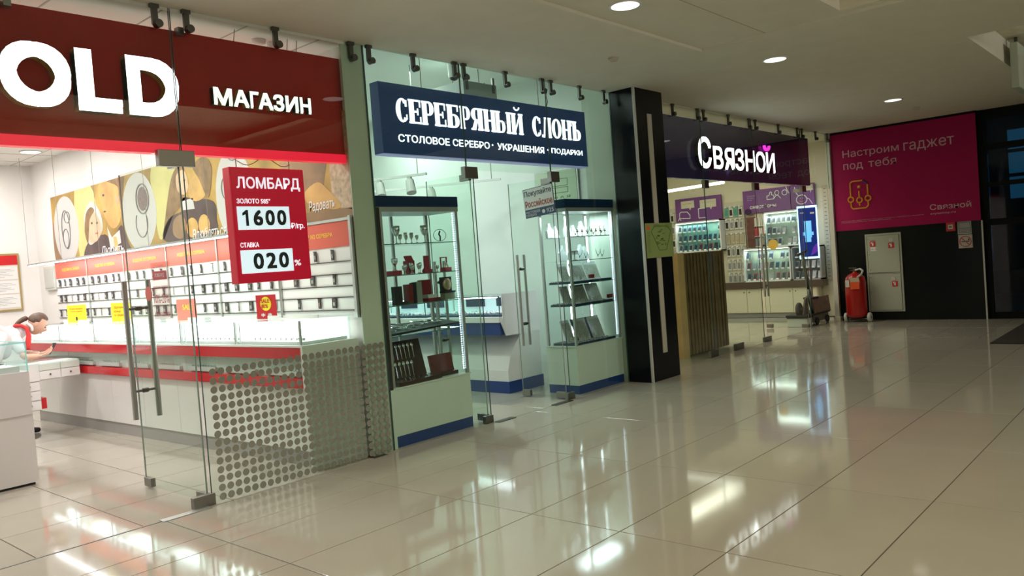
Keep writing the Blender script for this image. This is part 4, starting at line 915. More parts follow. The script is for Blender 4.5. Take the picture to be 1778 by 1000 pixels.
cabinet(4.17, 5.07, 0.045, 0.47, 'tall glass cabinet with silver gifts left of the silver shop doorway', 0.475, False, (1.66, 1.40, 1.15, 0.90), 0)
cabinet(6.69, 7.545, 0.065, 0.47, 'tall bright glass cabinet of chains beside the black pillar', 0.495, True, (1.66, 1.405, 1.16, 0.92), 1)
MB().box(4.615, 4.64, 0.43, 0.45, 0.49, 1.92).build('back_post', ALU, bpy.data.objects['display_cabinet'])
B(4.108, 4.160, 0.02, 0.06, 0.48, 1.96).build('trim_8', mat('dark_trim', (0.025, 0.018, 0.015), 0.4), kind='structure')
B(4.108, 4.160, 0.02, 0.06, 0.0, 0.48).build('trim_9', LAMG, kind='structure')
# -- gifts
def goblet(x, y, z, h, lab, r=0.028, grp='silver cups in the left cabinet', m=SIL, base=False):
    t = thing('goblet', (x, y, z), lab, 'cup', grp)
    g = MB(); g.smooth = True; g.lathe((x, y, z), [(r*0.8, 0), (r*0.75, 0.004), (r*0.15, 0.01), (r*0.13, h*0.4), (r*0.6, h*0.5), (r, h*0.75), (r*0.95, h), (r*0.88, h), (r*0.5, h*0.55)], 14); g.build('bowl', m, t)
    return t
def gift(name, x, y, z, lab, cat, m, parts, grp=None):
    t = thing(name, (x, y, z), lab, cat, grp)
    for nm, bx, mm in parts: B(x+bx[0], x+bx[1], y+bx[2], y+bx[3], z+bx[4], z+bx[5]).build(nm, mm, t)
    return t
Z1, Z2, Z3, Z4, Z0 = 1.663, 1.403, 1.153, 0.903, 0.487
goblet(4.40, 0.12, Z1, 0.15, 'tall silver goblet at left on the top shelf of the left cabinet', 0.036)
goblet(4.72, 0.12, Z1, 0.15, 'tall silver goblet near the middle post on the top shelf', 0.036)
MINT = glass('cut_glass', (0.75, 0.85, 0.80))
for k in range(7):
    goblet(4.455+0.032*k, 0.14+0.03*(k % 2), Z1, 0.07+0.012*(k % 3), 'small cut silver glass, %s in the top shelf cluster' % ORD[k], 0.016, m=SIL)
t = thing('oval_ornament', (4.92, 0.14, Z1), 'oval wire ornament with a dark figure on the top shelf', 'ornament')
MB().path([(4.92+0.075*math.cos(a*math.pi/12), 0.14, Z1+0.062+0.052*math.sin(a*math.pi/12)) for a in range(25)], 0.0025, 5).build('wire_oval', STEELD, t)
MB().path([(4.92, 0.14, Z1+0.01), (4.925, 0.14, Z1+0.05), (4.91, 0.14, Z1+0.07), (4.925, 0.14, Z1+0.10)], 0.007, 6).build('figure', BLKM, t)
goblet(4.36, 0.12, Z2+0.04, 0.10, 'silver cup on a red block at left of the second shelf', 0.03)
gift('red_block', 4.35, 0.12, Z2, 'small red block under the silver cup on the second shelf', 'box', MAROON, [('block', (-0.05, 0.05, -0.04, 0.04, 0, 0.038), mat('red_block', (0.35, 0.03, 0.05), 0.5))])
for k in range(6):
    goblet(4.465+0.042*k, 0.13+0.03*(k % 2), Z2, 0.075+0.01*(k % 3), 'small brassy silver shot cup, %s on the second shelf' % ORD[k], 0.017)
RB = mat('red_block', (0.35, 0.03, 0.05), 0.5)
t = thing('gift_box', (4.60, 0.2, Z2), 'open red velvet gift box raised behind the shot cups', 'box')
B(4.565, 4.635, 0.18, 0.25, Z2, Z2+0.115).build('box', RB, t); MB().obox((4.60, 0.215, Z2+0.135), (1, 0, 0), (0, .5, .9), (0, -.9, .5), 0.085, 0.05, 0.01).build('lid', RB, t)
t = thing('gift_box', (4.77, 0.15, Z2), 'tall open red jewellery box with ornaments near the middle', 'box')
B(4.745, 4.81, 0.15, 0.20, Z2, Z2+0.03).build('box', RB, t); B(4.765, 4.825, 0.20, 0.21, Z2+0.03, Z2+0.15).build('lid', RB, t); MB().lathe((4.70, 0.13, Z2), [(0.02, 0), (0.025, 0.02), (0.01, 0.04), (0.004, 0.05)], 10).build('ornament', RB, t)
goblet(4.86, 0.14, Z2, 0.06, 'small silver bell cup right of the red jewellery box', 0.018)
t = thing('framed_award', (4.985, 0.14, Z2), 'silver figure before a red frame at right of the second shelf', 'ornament')
B(4.93, 5.015, 0.12, 0.18, Z2, Z2+0.035).build('base', RB, t)
for bx in ((4.93, 4.94, Z2+0.035, Z2+0.125), (5.0, 5.01, Z2+0.035, Z2+0.125), (4.93, 5.01, Z2+0.12, Z2+0.128)): B(bx[0], bx[1], 0.165, 0.175, bx[2], bx[3]).build('frame_bar', RB, t)
MB().lathe((4.97, 0.14, Z2+0.035), [(0.022, 0), (0.018, 0.02), (0.008, 0.04), (0.003, 0.05)], 12).build('figure', SIL, t)
gift('photo_album', 4.38, 0.14, Z3, 'black album standing at left on the third shelf', 'album', BLKM, [('cover', (-0.045, 0.04, -0.02, 0.02, 0, 0.155), BLKM)])
gift('photo_album', 4.53, 0.16, Z3, 'narrow maroon album on the third shelf', 'album', MAROON, [('cover', (-0.03, 0.015, -0.03, 0.04, 0, 0.165), MAROON)])
gift('photo_album', 4.585, 0.16, Z3, 'thin black album beside the narrow maroon one', 'album', BLKM, [('cover', (-0.012, 0.006, -0.03, 0.04, 0, 0.175), BLKM)])
gift('photo_album', 4.64, 0.18, Z3, 'grey album behind the maroon case on the third shelf', 'album', GREYL, [('cover', (-0.04, 0.03, -0.03, 0.02, 0, 0.18), mat('grey_album', (0.27, 0.29, 0.27), 0.5))])
gift('open_case', 4.755, 0.17, Z3, 'open maroon presentation case on the third shelf', 'box', MAROON, [('base', (-0.075, 0.07, -0.08, 0.03, 0, 0.03), MAROON), ('lid', (-0.075, 0.07, 0.03, 0.045, 0.0, 0.19), MAROON), ('cushion', (-0.055, 0.05, -0.06, 0.02, 0.03, 0.06), BUST)])
gift('silver_bowl_set', 4.77, 0.10, Z3, 'silver bowl set before the open maroon case', 'bowl', SIL, [('plinth', (-0.03, 0.06, -0.025, 0.0, 0.0, 0.01), SIL)])
t = thing('desk_clock', (4.95, 0.13, Z3), 'round gold desk clock on black stand at right of the third shelf', 'clock')
B(4.89, 5.01, 0.13, 0.16, Z3+0.075, Z3+0.20).build('stand', BLKM, t); B(4.885, 5.015, 0.09, 0.16, Z3+0.06, Z3+0.075).build('ledge', BLKM, t); B(4.89, 5.01, 0.10, 0.16, Z3, Z3+0.06).build('base', mat('olive_box', (0.25, 0.26, 0.18), 0.5), t)
MB().lathe((4.95, 0.128, Z3+0.135), [(0.001, -0.014), (0.035, -0.014), (0.052, -0.010), (0.055, 0.0)], 22, 'y').build('dial', mat('gold_dial', (0.55, 0.42, 0.25), 0.3, 0.8), t)
gift('jewellery_stand', 4.45, 0.09, Z3, 'low silver dish left of the albums on the third shelf', 'dish', SIL, [('dish', (-0.03, 0.03, -0.02, 0.03, 0, 0.025), SIL)])
t = thing('cutlery_tray', (4.65, 0.2, Z4), 'dark cloth tray of silver cutlery on the fourth shelf', 'tray')
MB().add([(4.22, 0.09, Z4+0.0), (5.03, 0.09, Z4+0.03), (5.03, 0.38, Z4+0.06), (4.22, 0.38, Z4+0.05), (4.22, 0.09, Z4+0.02), (5.03, 0.09, Z4+0.045), (5.03, 0.38, Z4+0.075), (4.22, 0.38, Z4+0.07)],
         [(0, 3, 2, 1), (4, 5, 6, 7), (0, 1, 5, 4), (1, 2, 6, 5), (2, 3, 7, 6), (3, 0, 4, 7)]).build('cloth', BLKM, t)
def spoon(g, p, d, L=0.14, up=Vector((0, 0, 1))):
    p = Vector(p); d = Vector(d).normalized(); g.tube(p, p+d*L*0.72, 0.003, 5, 0.0045); q = p+d*L*0.85
    s_ = up.cross(d).normalized(); r = 0.014
    g.add([q-d*0.024, q-s_*r-d*0.004, q-s_*r+d*0.012, q+d*0.026, q+s_*r+d*0.012, q+s_*r-d*0.004, q+up*0.004], [(0, 5, 6), (0, 6, 1), (1, 6, 2), (2, 6, 3), (3, 6, 4), (4, 6, 5), (0, 1, 2, 3, 4, 5)])
for k in range(34):
    g = MB(); x = random.uniform(4.25, 4.92); y = random.uniform(0.10, 0.24); h_ = Z4+0.026+(x-4.22)/0.81*0.025+(y-0.09)*0.11+random.uniform(0.004, 0.022)
    spoon(g, (x, y, h_), (random.uniform(-1.2, 1.0), 1, 0.10), random.uniform(0.10, 0.15)); o = g.build('spoon', SIL, t)
t = thing('cutlery_case', (4.45, 0.15, Z0), 'open dark wooden case with rows of silver spoons at cabinet bottom', 'case')
MB().obox((4.47, 0.23, Z0+0.19), (1, 0, 0), (0, 0.25, 0.97), (0, -0.97, 0.25), 0.42, 0.33, 0.018).build('lid', BRWN, t)
MB().obox((4.50, 0.13, Z0+0.022), (1, 0.05, 0), (0, 1, 0.05), (0, 0, 1), 0.50, 0.15, 0.03).build('base', BRWN, t)
for r_ in range(2):
    for k in range(7 if r_ else 6):
        g = MB(); spoon(g, (4.31+0.045*k, 0.185+0.035*r_, Z0+0.05+0.15*r_), (0.05, 0.25, 1), 0.13, Vector((0, -1, 0.25))); g.build('spoon', SIL, t)
for k in range(6): g = MB(); spoon(g, (4.36+0.05*k, 0.09, Z0+0.042), (0.6, 1, 0), 0.10); g.build('spoon', SIL, t)
t = thing('presentation_case', (4.87, 0.2, Z0), 'closed maroon wooden presentation case at cabinet bottom', 'case')
MB().obox((4.89, 0.22, Z0+0.095), (1, 0, 0), (0, 0.2, 0.98), (0, -0.98, 0.2), 0.27, 0.18, 0.02).build('lid', mat('maroon_wood', (0.13, 0.02, 0.014), 0.35), t)
B(4.745, 5.0, 0.12, 0.22, Z0, Z0+0.03).build('base', BRWN, t)

# -- right cabinet contents: busts, chain boards, trays
def bust(x, y, z, h, lab, lean=0.15):
    t = thing('necklace_bust', (x, y, z), lab, 'display bust', 'white necklace busts')
    g = MB(); g.smooth = True
    prof = [(-0.5, 0), (-0.42, 0.5), (-0.16, 0.78), (-0.12, 1.0), (0.12, 1.0), (0.16, 0.78), (0.42, 0.5), (0.5, 0)]
    g.smooth = False
    MB().prism([(x+a*h*0.75, z+b*h) for a, b in prof], (0, y+0.02, 0), XF, (0, lean, 1), 0.03).build('bust', BUST, t)
    g = MB(); pts = [(x+0.26*h*math.cos(math.radians(a)), y-0.014, z+h*0.62+0.36*h*math.sin(math.radians(a))) for a in range(180, 361, 20)]
    g.path(pts, 0.0025, 5); g.tube(pts[4], (pts[4][0], pts[4][1], pts[4][2]-0.02), 0.006, 6); g.build('necklace', STEELD, t)
    return t
C1, C2, C3, C4, C0 = 1.663, 1.408, 1.163, 0.923, 0.507
for k, (x, h) in enumerate(((6.83, 0.16), (6.97, 0.13), (7.15, 0.17), (7.30, 0.14), (7.42, 0.18))):
    bust(x, 0.16+0.03*(k % 2), C1, h, 'white necklace bust, %s from left on the top shelf of the bright cabinet' % ORD[k])
for k, (x, h) in enumerate(((6.98, 0.17), (7.13, 0.12), (7.32, 0.17), (7.44, 0.15))):
    bust(x, 0.16+0.03*(k % 2), C2, h, 'white necklace bust, %s from left on the second shelf of the bright cabinet' % ORD[k])
t = thing('jewellery_tree', (6.86, 0.13, C2), 'small dark jewellery tree with hanging earrings on the second shelf', 'jewellery stand')
MB().tube((6.86, 0.13, C2), (6.86, 0.13, C2+0.10), 0.004, 6).tube((6.80, 0.13, C2+0.10), (6.93, 0.13, C2+0.10), 0.004, 6).lathe((6.86, 0.13, C2), [(0.03, 0), (0.028, 0.006), (0.005, 0.01)], 12).build('stand', STEELD, t)
for k in range(6): MB().tube((6.81+0.022*k, 0.13, C2+0.10), (6.81+0.022*k, 0.13, C2+0.06), 0.006, 6, 0.003).build('earring', STEELD, t)
for nm, r0, z in (('top', 5, C1), ):
    for k in range(7):
        g = MB(); x = 6.90+0.085*k; g.tube((x, 0.10, z), (x, 0.10, z+0.075), 0.003, 5).tube((x-0.015, 0.10, z+0.07), (x+0.015, 0.10, z+0.07), 0.003, 5).lathe((x, 0.10, z), [(0.014, 0), (0.012, 0.004)], 8)
        for s in (-1, 0, 1): ball(g, (x+0.012*s, 0.10, z+0.052), (0.006, 0.006, 0.009), 6, 5)
        g.build('earring_stand', mat('brown_earring', (0.20, 0.09, 0.07), 0.3), label='tiny earring stand, %s from left before the top shelf busts' % ORD[k], cat='jewellery stand', group='earring stands on the top shelf')
def chain_board(x0, x1, y, z, h, lab, navy=False):
    t = thing('chain_board', ((x0+x1)/2, y, z), lab, 'display board', 'chain boards in the bright cabinet')
    MB().prism([(x0, 0), (x1, 0), (x1, h), (x0, h)], (0, y+0.01, z), XF, (0, 0.35, 0.94), 0.012).build('board', GRYB, t)
    MB().prism([(x0, h-0.03), (x1, h-0.03), (x1, h), (x0, h)], (0, y-0.002, z), XF, (0, 0.35, 0.94), 0.002).build('top_strip', BUST, t)
    if navy: MB().prism([(x0-0.012, 0), (x0, 0), (x0, h), (x0-0.012, h)], (0, y+0.012, z), XF, (0, 0.35, 0.94), 0.02).build('side_strip', NAVT, t)
    g = MB(); n = int((x1-x0)/0.014)
    for k in range(n):
        x = x0+0.007+0.014*k; L = h*random.uniform(0.62, 0.9)
        g.prism([(x-0.0022, h-0.02-L), (x+0.0022, h-0.02-L), (x+0.0022, h-0.02), (x-0.0022, h-0.02)], (0, y-0.003, z), XF, (0, 0.35, 0.94), 0.002)
    g.build('chains', SIL, t, kind='stuff'); return t
def tray(x0, x1, y0, y1, z, lab):
    t = thing('ring_tray', ((x0+x1)/2, y0, z), lab, 'tray', 'navy ring trays in the bright cabinet')
    B(x0, x1, y0, y1, z, z+0.022).build('tray', NAVT, t)
    g = MB(); n = max(4, int((x1-x0)/0.03))
    for k in range(n):
        for j in range(4):
            x = x0+0.015+(x1-x0-0.03)*k/(n-1); y = y0+0.02+(y1-y0-0.04)*j/3; ball(g, (x+random.uniform(-.005, .005), y, z+0.026), (0.009, 0.008, 0.008), 6, 4)
    g.build('rings', BUST, t, kind='stuff')
for zz, nm, hh in ((C3, 'third', 0.20), (C4, 'fourth', 0.20), (C0, 'lowest', 0.25)):
    chain_board(6.75, 6.89, 0.22, zz+0.022, hh, 'grey chain board behind the front post on the %s level' % nm)
    chain_board(6.95, 7.18, 0.22, zz+0.022, hh, 'grey chain board in the middle of the %s level' % nm, nm == 'lowest')
    chain_board(7.21, 7.44, 0.22, zz+0.022, hh, 'grey chain board at the pillar side of the %s level' % nm, nm == 'lowest')
    tray(6.73, 7.47, 0.095, 0.40, zz, 'long navy tray of rings on the %s level of the bright cabinet' % nm)
gift('red_gem_box', 7.14, 0.10, C3+0.06, 'small dark red gem box on the third level tray', 'box', MAROON, [('box', (-0.07, 0.0, -0.01, 0.02, -0.02, 0.02), MAROON)])
gift('red_gem_box', 7.44, 0.10, C4+0.06, 'small dark red gem box on the fourth level tray', 'box', MAROON, [('box', (-0.05, 0.02, -0.01, 0.02, -0.02, 0.02), MAROON)])

# ------------------------------------------------------------------ silver shop inner counter
sc = thing('corner_counter', (6.7, 0.88, 0), 'white and blue inner counter with curved front in the silver shop', 'counter')
prof = [(6.50, 0.13), (6.50, 0.25), (6.55, 0.40), (6.64, 0.52), (6.74, 0.62), (6.74, 0.65), (7.08, 0.65), (7.08, 0.13)]
MB().prism([(a, b) for a, b in prof], (0, 4.6, 0), XF, ZU, 3.72).build('body', LAM, sc)
B(6.49, 7.09, 0.87, 4.6, 0.0, 0.13).build('plinth', BLUE, sc)
B(6.43, 7.08, 0.89, 4.6, 0.652, 0.79).build('blue_band', BLUE, sc)
B(6.41, 7.09, 0.88, 4.6, 0.792, 0.85).build('worktop', LAM, sc)
MB().prism([(6.43, 0.80), (6.50, 0.64), (6.73, 0.64), (7.10, 0.64), (7.10, 1.10), (6.47, 1.10), (6.47, 0.85)], (0, 0.88, 0), XF, ZU, 0.012).build('end_panel', LAM, sc)
B(6.47, 7.10, 0.88, 0.90, 0.13, 0.65)
for k in range(3):
    a = 0.90+1.2*k; b = a+1.18
    cs = thing('ring_case', (6.45, a, 0.85), 'low glass case of rings on the silver shop counter, %s from the doorway' % ORD[k], 'display case', 'glass cases on the silver shop counter')
    B(6.455, 6.460, a, b, 0.85, 1.075).build('front_glass', CGLASS, cs); B(6.455, 6.95, a, b, 1.075, 1.082).build('top_glass', CGLASS, cs)
    MB().box(6.453, 6.458, a, b, 1.073, 1.083).box(6.452, 6.462, a, a+0.008, 0.85, 1.083).build('glass_edge', GEDGE, cs)
    B(6.50, 6.90, a+0.03, b-0.03, 0.85, 0.873).build('tray', NAVT, cs)
    B(6.92, 6.94, a+0.01, b-0.01, 0.86, 1.07).build('lit_back', mat('mint_back', (0.6, 0.75, 0.75), 0.5, emit=(0.6, 0.8, 0.85), es=0.4), cs)
    for q in range(2): B(6.90, 6.915, a+0.15+0.5*q, a+0.45+0.5*q, 0.94, 1.04).build('navy_card', NAVT, cs)
    g = MB()
    for q in range(110): ball(g, (random.uniform(6.52, 6.86), random.uniform(a+0.06, b-0.06), 0.885), (0.012, 0.012, 0.014), 6, 4)
    g.build('rings', BUST, cs, kind='stuff')
    B(6.47, 6.485, a+0.05, b-0.05, 1.06, 1.072).build('led_tube', LED, cs)
area('counter_lamp', (6.6, 2.5, 1.06), 0.1, 3.2, 6, (0.9, 0.97, 1.0))
# posters, track lights
ps = thing('hallmark_poster', (7.6, 0.75, 2.12), 'green framed hallmark chart on the wall above the bright cabinet', 'poster')
B(7.59, 7.615, 0.55, 1.20, 2.10, 2.50).build('frame', ALU, ps); B(7.585, 7.59, 0.57, 1.18, 2.12, 2.48).build('sheet', mat('pale_green_sheet', (0.48, 0.58, 0.42), 0.6), ps)
g = MB()
for z0_, z1_ in ((2.22, 2.28), (2.30, 2.38)):
    for zz in (z0_, z1_): g.box(7.583, 7.585, 0.70, 1.10, zz-0.003, zz+0.003)
    g.box(7.583, 7.585, 0.70, 0.706, z0_, z1_); g.box(7.583, 7.585, 1.094, 1.10, z0_, z1_)
g.build('chart_lines', GREENI, ps)
text('1 0 0 А Я', (7.584, 1.05, 2.15), 0.38, 0.03, GREENI, ps, RY, ZU, 0.001)
rs2 = thing('buy_russian_sign', (6.40, 0.2, 1.88), 'two-tone sign reading Покупайте Российское fixed to the open glass door', 'sign')
SIGNW = mat('grey_sign', (0.55, 0.60, 0.55), 0.5); SB = mat('sign_blue', (0.03, 0.06, 0.12), 0.5)
tl = 0.075; RT = Vector((0, -math.cos(tl), math.sin(tl))); UT = Vector((0, math.sin(tl), math.cos(tl))); O_ = Vector((6.402, 0.372, 1.877))
def sp(u, v, d): return O_+RT*u+UT*v+Vector((-d, 0, 0))
def sbox(u0, u1, v0, v1, d0, d1, m, nm): return MB().prism([(u0, v0), (u1, v0), (u1, v1), (u0, v1)], sp(0, 0, d0), RT, UT, d1-d0).build(nm, m, rs2)
sbox(0, 0.395, 0, 0.30, 0.0, 0.007, SB, 'board'); sbox(0.006, 0.389, 0.085, 0.294, 0.007, 0.0085, SIGNW, 'pale_field')
text('Покупайте', sp(0.016, 0.205, 0.0085), 0.36, 0.072, mat('slate_ink', (0.04, 0.06, 0.07), 0.5), rs2, RT, UT, 0.002, 0.012)
text('Российское', sp(0.016, 0.105, 0.0085), 0.36, 0.072, mat('russet_ink', (0.32, 0.05, 0.03), 0.5), rs2, RT, UT, 0.002, 0.012)
text('НАСТОЯЩЕЕ\nСЕРЕБРО', sp(0.012, 0.012, 0.007), 0.19, 0.058, SIGNW, rs2, RT, UT, 0.001)
text('925', sp(0.285, 0.02, 0.007), 0.09, 0.042, SIGNW, rs2, RT, UT, 0.001)
MB().tube(sp(0.245, 0.04, 0.007), sp(0.245, 0.04, 0.009), 0.02, 12).build('hallmark', SIGNW, rs2)
def track(x0, y0, x1, y1, z, heads, lab):
    t = thing('track_light', (x0, y0, z), lab, 'ceiling light', 'hanging track lights in the silver shop')
    d = Vector((x1-x0, y1-y0, 0)); c = Vector(((x0+x1)/2, (y0+y1)/2, z)); dn_ = d.normalized()
    MB().obox(c, dn_, (0, 0, 1), (-dn_.y, dn_.x, 0), d.length, 0.025, 0.03).build('track', LAM, t)
    for u in (0.05, 0.95): p = Vector((x0, y0, z))+d*u; MB().tube(p, (p.x, p.y, 3.62), 0.005, 6).build('drop_rod', WIRE, t)
    for u in heads:
        p = Vector((x0, y0, z))+d*u
        MB().obox(p+Vector((0, 0, -0.03)), dn_, (0, 0, 1), (-dn_.y, dn_.x, 0), 0.04, 0.05, 0.04).build('adapter', LGREY, t)
        g = MB(); g.smooth = False; g.tube(p+Vector((0, 0, -0.05)), p+Vector((-0.03, -0.05, -0.19)), 0.045, 14, 0.055); g.build('spot_head', LGREY, t)
track(5.16, 3.2, 5.90, 1.30, 2.45, (0.35, 0.72, 0.9), 'white track light with three spot heads above the left cabinet')
track(6.2, 3.4, 7.25, 1.45, 2.45, (0.6,), 'white track light with one spot head seen through the doorway')

# ------------------------------------------------------------------ phone shop fascia
pf = thing('purple_fascia_sign', (11, 0.08, 2.35), 'long dark purple fascia with lit white letters СВЯЗНОЙ', 'sign')
B(8.16, 13.50, 0.085, 0.14, 2.345, 3.13).build('board', PURP, pf)
DKR = mat('charcoal_return', (0.05, 0.06, 0.06), 0.4)
text('С', (9.56, 0.078, 2.484), 0.355, 0.418, LETW, pf, depth=0.055, weight=0.018, name='letter', side=DKR, res=6)
for c, a, b in [('В', 9.974, 10.253), ('Я', 10.3, 10.595), ('З', 10.627, 10.899), ('Н', 10.95, 11.254), ('О', 11.297, 11.622), ('И', 11.66, 11.962)]:
    text(c, (a, 0.078, 2.490), b-a, 0.305, LETW, pf, depth=0.055, weight=0.018, name='letter', side=DKR, res=6)
g = MB(); g.path([(11.755+0.085*math.cos(math.radians(t_)), 0.05, 2.895+0.055*math.sin(math.radians(t_))) for t_ in range(170, 371, 20)], 0.024, 8); g.build('breve', LETM, pf)
# ------------------------------------------------------------------ magenta poster on the black wall
mg_ = thing('magenta_poster', (14.18, -1.15, 1.54), 'large magenta advertising panel about tuning gadgets on the black wall', 'poster')
B(14.168, 14.188, -2.265, -0.055, 1.545, 3.20).build('panel', MAG, mg_)
def wt(s, y, z, w_, h_, m=PINKT, par=None, x=14.168, wgt=0.0): return text(s, (x, y, z), w_, h_, m, par or mg_, RY, ZU, 0.002, wgt)
wt('Настроим', -0.243, 2.755, 0.90, 0.155); wt('гаджет', -1.215, 2.735, 0.74, 0.165)
wt('под', -0.245, 2.555, 0.32, 0.125); wt('тебя', -0.655, 2.575, 0.44, 0.135)
wt('Связной', -1.555, 1.765, 0.59, 0.095, wgt=0.01); wt('svyaznoy.ru', -1.56, 1.682, 0.365, 0.035)
wt('рассрочка без переплаты на смартфоны и планшеты, подробности у продавцов', -0.16, 1.70, 1.30, 0.012); wt('предложение ограничено', -0.16, 1.675, 0.8, 0.012)
g = MB(); xx = 14.165
def seg(*pts): g.path([(xx, y, z) for y, z in pts], 0.013, 6)
seg((-0.34, 2.02), (-0.34, 1.94), (-0.37, 1.905), (-0.58, 1.905), (-0.62, 1.94), (-0.62, 2.02)); seg((-0.34, 2.11), (-0.34, 2.34), (-0.37, 2.37), (-0.54, 2.37)); seg((-0.62, 2.11), (-0.62, 2.30))
seg((-0.48, 2.20), (-0.48, 2.09)); seg((-0.48, 2.0), (-0.48, 1.95))
for y, z, r in ((-0.34, 2.065, 0.045), (-0.62, 2.065, 0.045), (-0.48, 2.045, 0.045)): seg(*[(y+r*math.cos(a*math.pi/6), z+r*math.sin(a*math.pi/6)) for a in range(13)])
ball(g, (xx, -0.48, 2.27), (0.01, 0.028, 0.028), 10, 6)
g.build('gadget_icon', ORNG, mg_)
MB().path([(xx, -0.55, 2.37), (xx, -0.62, 2.31)], 0.02, 6).build('icon_corner', mat('violet_ink', (0.10, 0.02, 0.15), 0.5), mg_)
# fire hydrant cabinet
fc = thing('hydrant_cabinet', (14.18, -0.81, 0.14), 'white two-door fire hydrant cabinet on the black wall', 'cabinet')
B(14.165, 14.19, -1.095, -0.525, 0.143, 1.455).build('frame', WOFFW, fc, bevel=0.003)
for z0_, z1_ in ((0.80, 1.42), (0.17, 0.775)):
    d_ = B(14.158, 14.165, -1.060, -0.560, z0_, z1_).build('door', WOFFW, fc, bevel=0.002)
    MB().box(14.1575, 14.1655, -1.062, -0.558, z0_-0.004, z0_).box(14.1575, 14.1655, -1.062, -0.558, z1_, z1_+0.004).box(14.1575, 14.1655, -0.558, -0.554, z0_, z1_).box(14.1575, 14.1655, -1.066, -1.062, z0_, z1_).build('door_gap', mat('gap', (0.12, 0.12, 0.10), 0.7), d_)
    for z in (z0_+0.05, z1_-0.05, (z0_+z1_)/2): MB().tube((14.150, -0.585, z), (14.158, -0.585, z), 0.006, 8).build('hinge_screw', STEELD, d_)
    MB().tube((14.150, -0.94, z1_-0.085), (14.158, -0.94, z1_-0.085), 0.035, 16).build('lock', LGREY, d_)
RS = mat('sign_red', (0.5, 0.02, 0.02), 0.5); 
for y, z in ((-0.65, 1.24), (-0.94, 1.20), (-0.965, 0.56)):
    B(14.154, 14.157, y-0.045, y+0.045, z, z+0.09).build('fire_label', RS, fc)
    MB().box(14.153, 14.154, y-0.012, y+0.012, z+0.02, z+0.07).box(14.153, 14.154, y-0.004, y+0.03, z+0.055, z+0.075).build('pictogram', WINK, fc)
B(14.154, 14.157, -0.70, -0.61, 1.17, 1.235).build('paper_label', WINK, fc); text('ПК-12', (14.154, -0.615, 1.185), 0.08, 0.025, RS, fc, RY, ZU, 0.001)
text('101', (14.154, -0.62, 1.335), 0.07, 0.02, RS, fc, RY, ZU, 0.001)
# call point and wall signs
cp = thing('fire_call_point', (14.18, -1.83, 1.41), 'small red fire alarm call point under the magenta poster', 'alarm')
B(14.150, 14.19, -1.905, -1.775, 1.405, 1.545).build('housing', RS, cp, bevel=0.004); B(14.146, 14.150, -1.875, -1.805, 1.44, 1.51).build('window', LGREY, cp); B(14.144, 14.146, -1.86, -1.82, 1.465, 1.485).build('button', BINK, cp)
s1 = thing('wall_notice', (14.18, -2.03, 1.35), 'small grey framed notice above the no smoking sign', 'sign')
B(14.183, 14.19, -2.125, -1.93, 1.345, 1.545).build('plate', mat('notice_grey', (0.34, 0.36, 0.36), 0.5), s1)
MB().box(14.181, 14.183, -2.11, -1.95, 1.525, 1.530).box(14.181, 14.183, -2.11, -1.95, 1.435, 1.440).box(14.181, 14.183, -2.11, -1.95, 1.365, 1.370).box(14.181, 14.183, -1.955, -1.95, 1.365, 1.53).box(14.181, 14.183, -2.11, -2.105, 1.365, 1.53).build('border', BINK, s1)
text('ВЕДЁТСЯ', (14.182, -1.965, 1.40), 0.13, 0.022, mat('brick_ink', (0.35, 0.12, 0.10), 0.5), s1, RY, ZU, 0.001); text('видеонаблюдение', (14.182, -1.965, 1.375), 0.13, 0.018, mat('brick_ink', (0.35, 0.12, 0.10), 0.5), s1, RY, ZU, 0.001)
s2 = thing('no_smoking_sign', (14.18, -2.03, 1.12), 'square no smoking sign with red ring on the black wall', 'sign')
B(14.183, 14.19, -2.13, -1.935, 1.125, 1.335).build('plate', mat('sign_offwhite', (0.45, 0.42, 0.38), 0.5), s2)
g = MB(); g.path([(14.182, -2.032+0.08*math.cos(a*math.pi/12), 1.23+0.08*math.sin(a*math.pi/12)) for a in range(25)], 0.006, 6); g.path([(14.181, -1.98, 1.285), (14.181, -2.085, 1.175)], 0.006, 6); g.build('red_ring', RS, s2)
MB().box(14.181, 14.183, -2.09, -1.98, 1.222, 1.236).box(14.181, 14.183, -2.09, -2.07, 1.245, 1.27).build('cigarette', BINK, s2)
# ------------------------------------------------------------------ curtain wall beyond the poster, outside
wc = thing('window_10', (14.3, -2.3, 0), kind='structure')
FRM = mat('black_frame', (0.004, 0.005, 0.006), 0.5, spec=0.15)
ys = [-2.27, -3.05, -4.4, -5.75, -7.1, -8.45, -9.3]
for i in range(len(ys)): MB().box(14.27, 14.36, ys[i]-(0.09 if i == 0 else 0.04), ys[i]+(0.0 if i == 0 else 0.04), 0, 3.24).build('mullion', FRM, wc)
for z in (0.05, 1.50, 2.10, 2.66, 3.14): MB().box(14.28, 14.35, -9.3, -2.36, z-0.05 if z > 0.1 else 0, z+(0.05 if z < 2.7 and z != 2.10 else (0.02 if z == 2.10 else 0.10))).build('transom', FRM, wc)
B(14.30, 14.312, -9.3, -2.33, 0.02, 3.2).build('pane', NGLASS, wc)
B(14.36, 16.0, -9.3, -2.27, -0.16, 0.0).build('ground', mat('outside_ground', (0.03, 0.035, 0.04), 0.5), kind='structure')
ob = thing('office_building', (22, -3, 0), 'dark building seen through the glass wall at dusk', 'building')
B(21, 23, -12, 4, -0.1, 6.0).build('wall', mat('dusk_wall', (0.02, 0.03, 0.04), 0.6), ob)
PANE = mat('dusk_pane', (0.02, 0.06, 0.12), 0.1, emit=(0.03, 0.14, 0.26), es=0.55)
